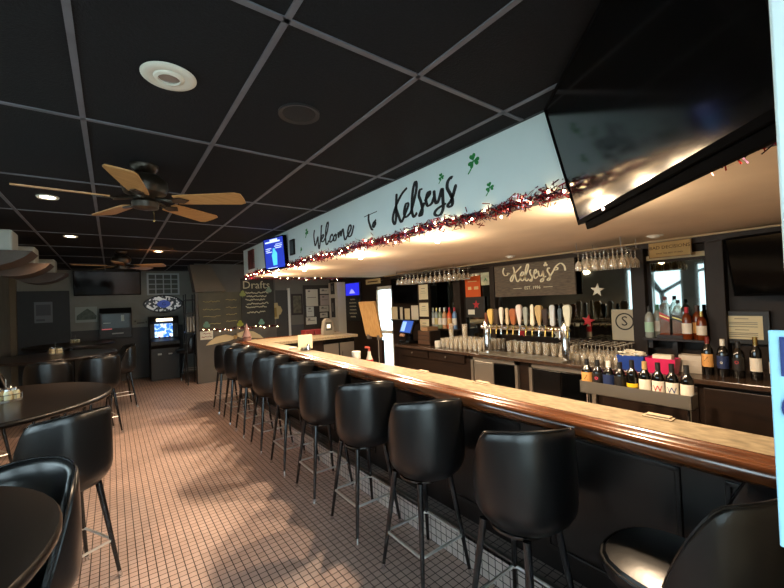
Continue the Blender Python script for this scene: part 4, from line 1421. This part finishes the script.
o = empty('chalkboard', (2.0, 9.295, 1.2), 'wide chalkboard on the grey partition with faint yellow writing', 'chalkboard', 'chalkboards on the partition')
MB().box(-.45, .46, -.02, 0, 0, .83).build('slate', mat('olive_chalkboard', '45402c', .55, var=.4, scale=3), o)
mb = MB()
for z in (.62, .44, .28, .12):
    squiggles(mb, -.36, .0, z, -.022)
    squiggles(mb, .12, .36, z + .03, -.022)
mb.build('chalk_writing', M_chalktxt2, o)
o = empty('chalkboard', (2.83, 9.285, 1.2), 'tall black chalkboard headed Drafts with cream writing', 'chalkboard', 'chalkboards on the partition')
MB().box(-.36, .42, -.02, .01, 0, 1.14).build('slate', M_chalk, o)
text_mesh('Drafts', .26, ((.0, -.022, .98), (1, 0, 0), (0, 0, 1)), .001).build('heading', M_chalktxt, o)
mb = MB()
for k, z in enumerate((.80, .71, .63, .54, .46, .33)):
    squiggles(mb, -.27 + .03 * (k % 2), .27 - .04 * (k % 3), z, -.023, .011, .02, .022)
mb.build('chalk_writing', M_chalktxt, o)
for x, z, hh, lab in ((2.50, 1.98, '9aa05a', 'olive paper shamrock between the two chalkboards'), (3.12, 2.06, '8aa08a', 'grey green paper shamrock at the right of the Drafts heading'),
                      (1.70, 1.30, '7aa088', 'mint paper shamrock low on the wide chalkboard'), (2.42, 1.28, 'a9b04a', 'yellow green paper shamrock low between the chalkboards'), (2.92, 1.28, '7fae94', 'mint paper shamrock low on the Drafts chalkboard')):
    mb = MB()
    for a in (90, 210, 330):
        cx, cz = .036 * math.cos(R(a)), .036 * math.sin(R(a))
        mb.prism([(cx + .042 * math.cos(2 * PI * i / 12), cz + .042 * math.sin(2 * PI * i / 12)) for i in range(12)], 'y', -.004, 0)
    mb.box(-.006, .006, -.004, 0, -.085, 0)
    o = mb.build('paper_shamrock', simple(hh, .8), loc=(x, 9.258, z))
    tag(o, lab, 'decoration', 'paper shamrocks on the chalkboards')
o = empty('door_notice', (1.70, 9.295, .97), 'white notice with red lettering at the lower left of the partition', 'sign')
MB().box(-.13, .13, -.008, 0, 0, .19).build('sheet', M_paper, o)
mb = MB()
squiggles(mb, -.08, .08, .13, -.009, .006, .02, .02)
squiggles(mb, -.10, .10, .06, -.009, .006, .02, .02)
mb.build('lettering', simple('8a3a30', .7), o)
o = empty('carved_wings', (2.30, 9.27, .90), 'pale wing-shaped wooden ornament on the partition behind the gnome', 'ornament')
for s_, a in ((-1, 'wing'), (1, 'wing')):
    P = [(.04, .10), (.2, .15), (.4, .12), (.55, .02), (.62, -.06), (.5, -.05), (.3, -.02), (.12, .0), (.04, .03)]
    MB().prism([(s_ * u * (1.0 if s_ < 0 else 1.05), w_ + (.0 if s_ < 0 else .05)) for u, w_ in P], 'y', -.025, .025).build(a, simple('dcc698', .6), o)
MB().ball((0, 0, .07), .05, 12, 8).build('hub', simple('c2a878', .6), o, smooth=True)
o = MB().prism([(.0, .0), (.14, .02), (.15, .10), (.20, .13), (.24, .22), (.20, .32), (.14, .34), (.12, .42), (-.02, .40), (-.02, .05)], 'y', -.012, 0).build('mug_sign', simple('b5a070', .6), loc=(3.22, 9.30, 1.32))
tag(o, 'beer mug shaped sign on the dark washroom door', 'sign')
MB().prism([(.03, .06), (.10, .07), (.09, .30), (.03, .29)], 'y', -.016, -.012).build('beer', simple('8f7434', .6), o)
o = empty('light_switch', (2.05, 9.298, .62), 'small pale outlet plate low on the partition', 'outlet')
MB().box(-.035, .035, -.006, 0, 0, .11).build('plate', M_paper, o, bevel=.002)
MB().box(-.012, .012, -.009, -.006, .02, .045).box(-.012, .012, -.009, -.006, .065, .09).build('sockets', M_greyink, o)
o = MB().rings([[(1.36, 9.0, 2.62), (1.76, 9.0, 2.62), (1.76, 9.28, 2.62), (1.36, 9.28, 2.62)], [(1.44, 8.92, 2.03), (2.06, 8.92, 2.03), (2.06, 9.28, 2.03), (1.44, 9.28, 2.03)]]).build('wall_hood', mat('hood_bronze', '5d5346', .55, metal=.3))
tag(o, 'sloping brown hood above the wide chalkboard', 'hood')
o = empty('wire_shelf', (1.40, 9.35, 1.2), 'black wire shelf unit at the left end of the partition', 'shelf')
mb = MB()
for x in (-.09, .09):
    for y in (0, .3):
        mb.tube([(x, y, -1.2), (x, y, .8)], .012, 6)
mb.build('posts', M_black, o)
for k, z in enumerate((-.05, .36, .66)):
    MB().box(-.1, .1, -.01, .31, z, z + .02).build('shelf_board', M_black, o)
MB().box(-.08, -.04, .02, .2, -.03, .30).box(-.02, .02, .02, .2, -.03, .28).box(.04, .08, .02, .2, -.03, .30).build('files', simple('8d8a80', .7), o)

# ------------------------------------------------------------------ far back wall
o = empty('wall_jukebox', (.08, YB - .22, 1.05), 'dark wall jukebox with a slanted top and greenish glass', 'jukebox')
MB().box(-.31, .31, 0, .2, 0, .60).build('cabinet', M_black, o, bevel=.01)
MB().prism([(0, .60), (.2, .60), (.2, .72), (.08, .72)], 'x', -.31, .31).build('sloped_top', M_black, o)
MB().box(-.26, .26, -.008, .0, .24, .58).build('glass_front', mat('jukebox_glass', '1d2f2d', .35, emit=.02), o)
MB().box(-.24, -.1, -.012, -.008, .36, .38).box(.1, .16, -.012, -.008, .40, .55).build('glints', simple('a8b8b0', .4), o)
MB().box(-.27, -.08, -.015, 0, .215, .235).build('red_strip', mat('pink_strip', 'c05a5a', emit=.4), o)
MB().box(-.08, .14, -.008, 0, .1, .13).build('coin_plate', M_darksteel, o)
o = empty('poster', (-.47, YB - .012, 1.46), 'pale poster of a grey dome shape on the back wall', 'poster')
MB().box(-.2, .2, -.006, 0, 0, .36).build('sheet', simple('a9b0aa', .7), o)
MB().prism([(-.18, .06), (.17, .06), (.19, .14), (.12, .24), (.02, .32), (-.08, .24), (-.17, .16)], 'y', -.009, -.006).build('dome_print', mat('dome_print', '5f6a62', .7, var=.3, scale=14), o)
o = empty('notice', (-1.2, YB - .055, 1.5), 'grey notice taped to the dark door in the back wall', 'notice')
MB().box(-.15, .15, -.004, 0, 0, .46).build('sheet', simple('7e8084', .8), o)
MB().box(-.12, .12, -.006, -.004, .16, .40).box(-.12, .02, -.006, -.004, .04, .08).build('print', simple('5a5c60', .8), o)
o = empty('wall_vent', (1.09, YB - .002, 2.06), 'white air return grille with square cells high on the back wall', 'vent')
mb = MB().box(-.36, .36, -.02, 0, 0, .04).box(-.36, .36, -.02, 0, .52, .56).box(-.36, -.32, -.02, 0, 0, .56).box(.32, .36, -.02, 0, 0, .56)
mb.build('frame', simple('c8cecc', .6), o)
mb = MB()
for k in range(1, 4):
    mb.box(-.34 + k * .17 - .012, -.34 + k * .17 + .012, -.018, -.005, .03, .53)
    mb.box(-.34, .34, -.018, -.005, .03 + k * .125 - .01, .03 + k * .125 + .01)
mb.build('bars', simple('c8cecc', .6), o)
MB().box(-.33, .33, -.008, -.004, .03, .53).build('filter', simple('6a6c66', .9), o)
o = empty('oval_sign', (1.08, YB - .03, 1.83), 'oval black-rimmed sign with mosaic border and blue centre', 'sign')
ov = lambda a, b, y0, y1: MB().prism([(a * math.copysign(abs(math.cos(t)) ** 1.15, math.cos(t)), b * math.copysign(abs(math.sin(t)) ** 1.15, math.sin(t))) for t in [2 * PI * i / 40 for i in range(40)]], 'y', y0, y1)
ov(.45, .235, -.02, .02).build('rim', M_black, o)
mo = bpy.data.materials.new('mosaic')
mo.use_nodes = True
nt = mo.node_tree
vo = nt.nodes.new('ShaderNodeTexVoronoi')
vo.inputs['Scale'].default_value = 22
rp = nt.nodes.new('ShaderNodeValToRGB')
rp.color_ramp.interpolation = 'CONSTANT'
rp.color_ramp.elements[0].color = rgb('d9d8d2') + (1,)
rp.color_ramp.elements[1].position = .5
rp.color_ramp.elements[1].color = rgb('33373a') + (1,)
sp = nt.nodes.new('ShaderNodeSeparateColor')
tcn = nt.nodes.new('ShaderNodeTexCoord')
nt.links.new(tcn.outputs['Object'], vo.inputs['Vector'])
nt.links.new(vo.outputs['Color'], sp.inputs[0])
nt.links.new(sp.outputs[0], rp.inputs[0])
nt.links.new(rp.outputs[0], nt.nodes['Principled BSDF'].inputs['Base Color'])
nt.links.new(rp.outputs[0], nt.nodes['Principled BSDF'].inputs['Emission Color'])
nt.nodes['Principled BSDF'].inputs['Emission Strength'].default_value = .15
ov(.41, .205, -.026, -.02).build('mosaic_face', mo, o)
ov(.15, .10, -.032, -.026).build('blue_centre', mat('blue_neon_sign', '3c4f9a', emit=.25), o)
text_mesh('G', .12, ((0, -.033, 0), (1, 0, 0), (0, 0, 1)), .001).build('centre_mark', simple('10131c'), o)
o = MB().box(-.16, .16, -.006, 0, 0, .12).build('small_notice', simple('8a8578', .8), loc=(.58, YB - .002, 1.34))
tag(o, 'faint beige sticker on the back wall above the dark wainscot', 'sticker')
MB().box(-.08, .08, -.008, -.006, .02, .05).box(-.13, -.10, -.008, -.006, .06, .1).box(.1, .13, -.008, -.006, .03, .07).build('print', simple('4f4a40'), o)

# arcade cabinet
o = empty('arcade_cabinet', (1.02, 10.55, 0), 'black upright arcade cabinet with a lit blue screen', 'arcade cabinet')
side = [(0, 0), (.62, 0), (.62, 1.52), (.12, 1.52), (.04, 1.40), (.10, 1.34), (.10, 1.0), (-.10, .93), (-.10, .84), (0, .76)]
MB().prism(side, 'x', -.30, .30).xf(Matrix.Identity(4)).build('cabinet', M_black, o, bevel=.008)
asc = bpy.data.materials.new('arcade_screen')
asc.use_nodes = True
nt = asc.node_tree
nz = nt.nodes.new('ShaderNodeTexNoise')
nz.inputs['Scale'].default_value = 16
tcn = nt.nodes.new('ShaderNodeTexCoord')
rp = nt.nodes.new('ShaderNodeValToRGB')
rp.color_ramp.elements[0].color = rgb('2c66c8') + (1,)
rp.color_ramp.elements[0].position = .42
rp.color_ramp.elements[1].color = rgb('d4f0ff') + (1,)
rp.color_ramp.elements[1].position = .62
nt.links.new(tcn.outputs['Object'], nz.inputs['Vector'])
nt.links.new(nz.outputs['Fac'], rp.inputs[0])
pb = nt.nodes['Principled BSDF']
pb.inputs['Base Color'].default_value = (0, 0, 0, 1)
nt.links.new(rp.outputs[0], pb.inputs['Emission Color'])
pb.inputs['Emission Strength'].default_value = 1.2
MB().box(-.20, .17, .086, .098, 1.02, 1.34).build('screen', asc, o)
MB().box(-.17, .17, .02, .03, 1.405, 1.47).build('marquee', mat('marquee_light', 'ffe9c0', emit=2.0), o)
MB().box(-.16, -.08, -.006, .001, .60, .64).box(.06, .14, -.006, .001, .60, .63).build('coin_slots', simple('a8a8a0', .3), o)
for x in (-.12, .1):
    MB().tube([(x, -.02, .95), (x, -.02, 1.02)], .006, 6).ball((x, -.02, 1.03), .018).build('joystick', M_redplastic, o, smooth=True)

# ------------------------------------------------------------------ blue poster on the pillar
o = empty('blue_poster', (.845, .0, 1.1), 'pale blue card with navy blocks fixed to the pillar at the right edge', 'poster')
MB().box(0, .004, -.25, .126, .162, .507).build('card', M_lightblue, o, bevel=.002)
MB().box(-.002, 0, -.25, .113, .435, .497).box(-.002, 0, -.25, .113, .225, .27).build('navy_blocks', M_navy, o)
MB().lathe([(.03, 0), (.03, .002)], 24).xf(Matrix.Translation((-.002, .085, .385)) @ Matrix.Rotation(R(90), 4, 'Y')).build('navy_disc', M_navy, o)

# tree beyond the left windows (seen in the mirror)
o = empty('tree', (-4.2, 4.2, -.12), 'bare dark tree outside the window, reflected in the bar mirror', 'tree')
mb = MB()


def branch(p, d_, L, r, n):
    q = p + d_ * L
    mb.tube([p, p.lerp(q, .5) + Vector((random.gauss(0, .03), random.gauss(0, .03), 0)) * L, q], r, 6, r1=r * .6)
    if n:
        for _ in range(3):
            nd = (d_ + Vector((random.gauss(0, .5), random.gauss(0, .5), random.gauss(.1, .3)))).normalized()
            branch(q, nd, L * .68, r * .58, n - 1)


branch(Vector((0, 0, 0)), Vector((.05, .1, 1)).normalized(), 1.7, .11, 4)
mb.build('trunk', simple('2a2420', .9), o, smooth=True)
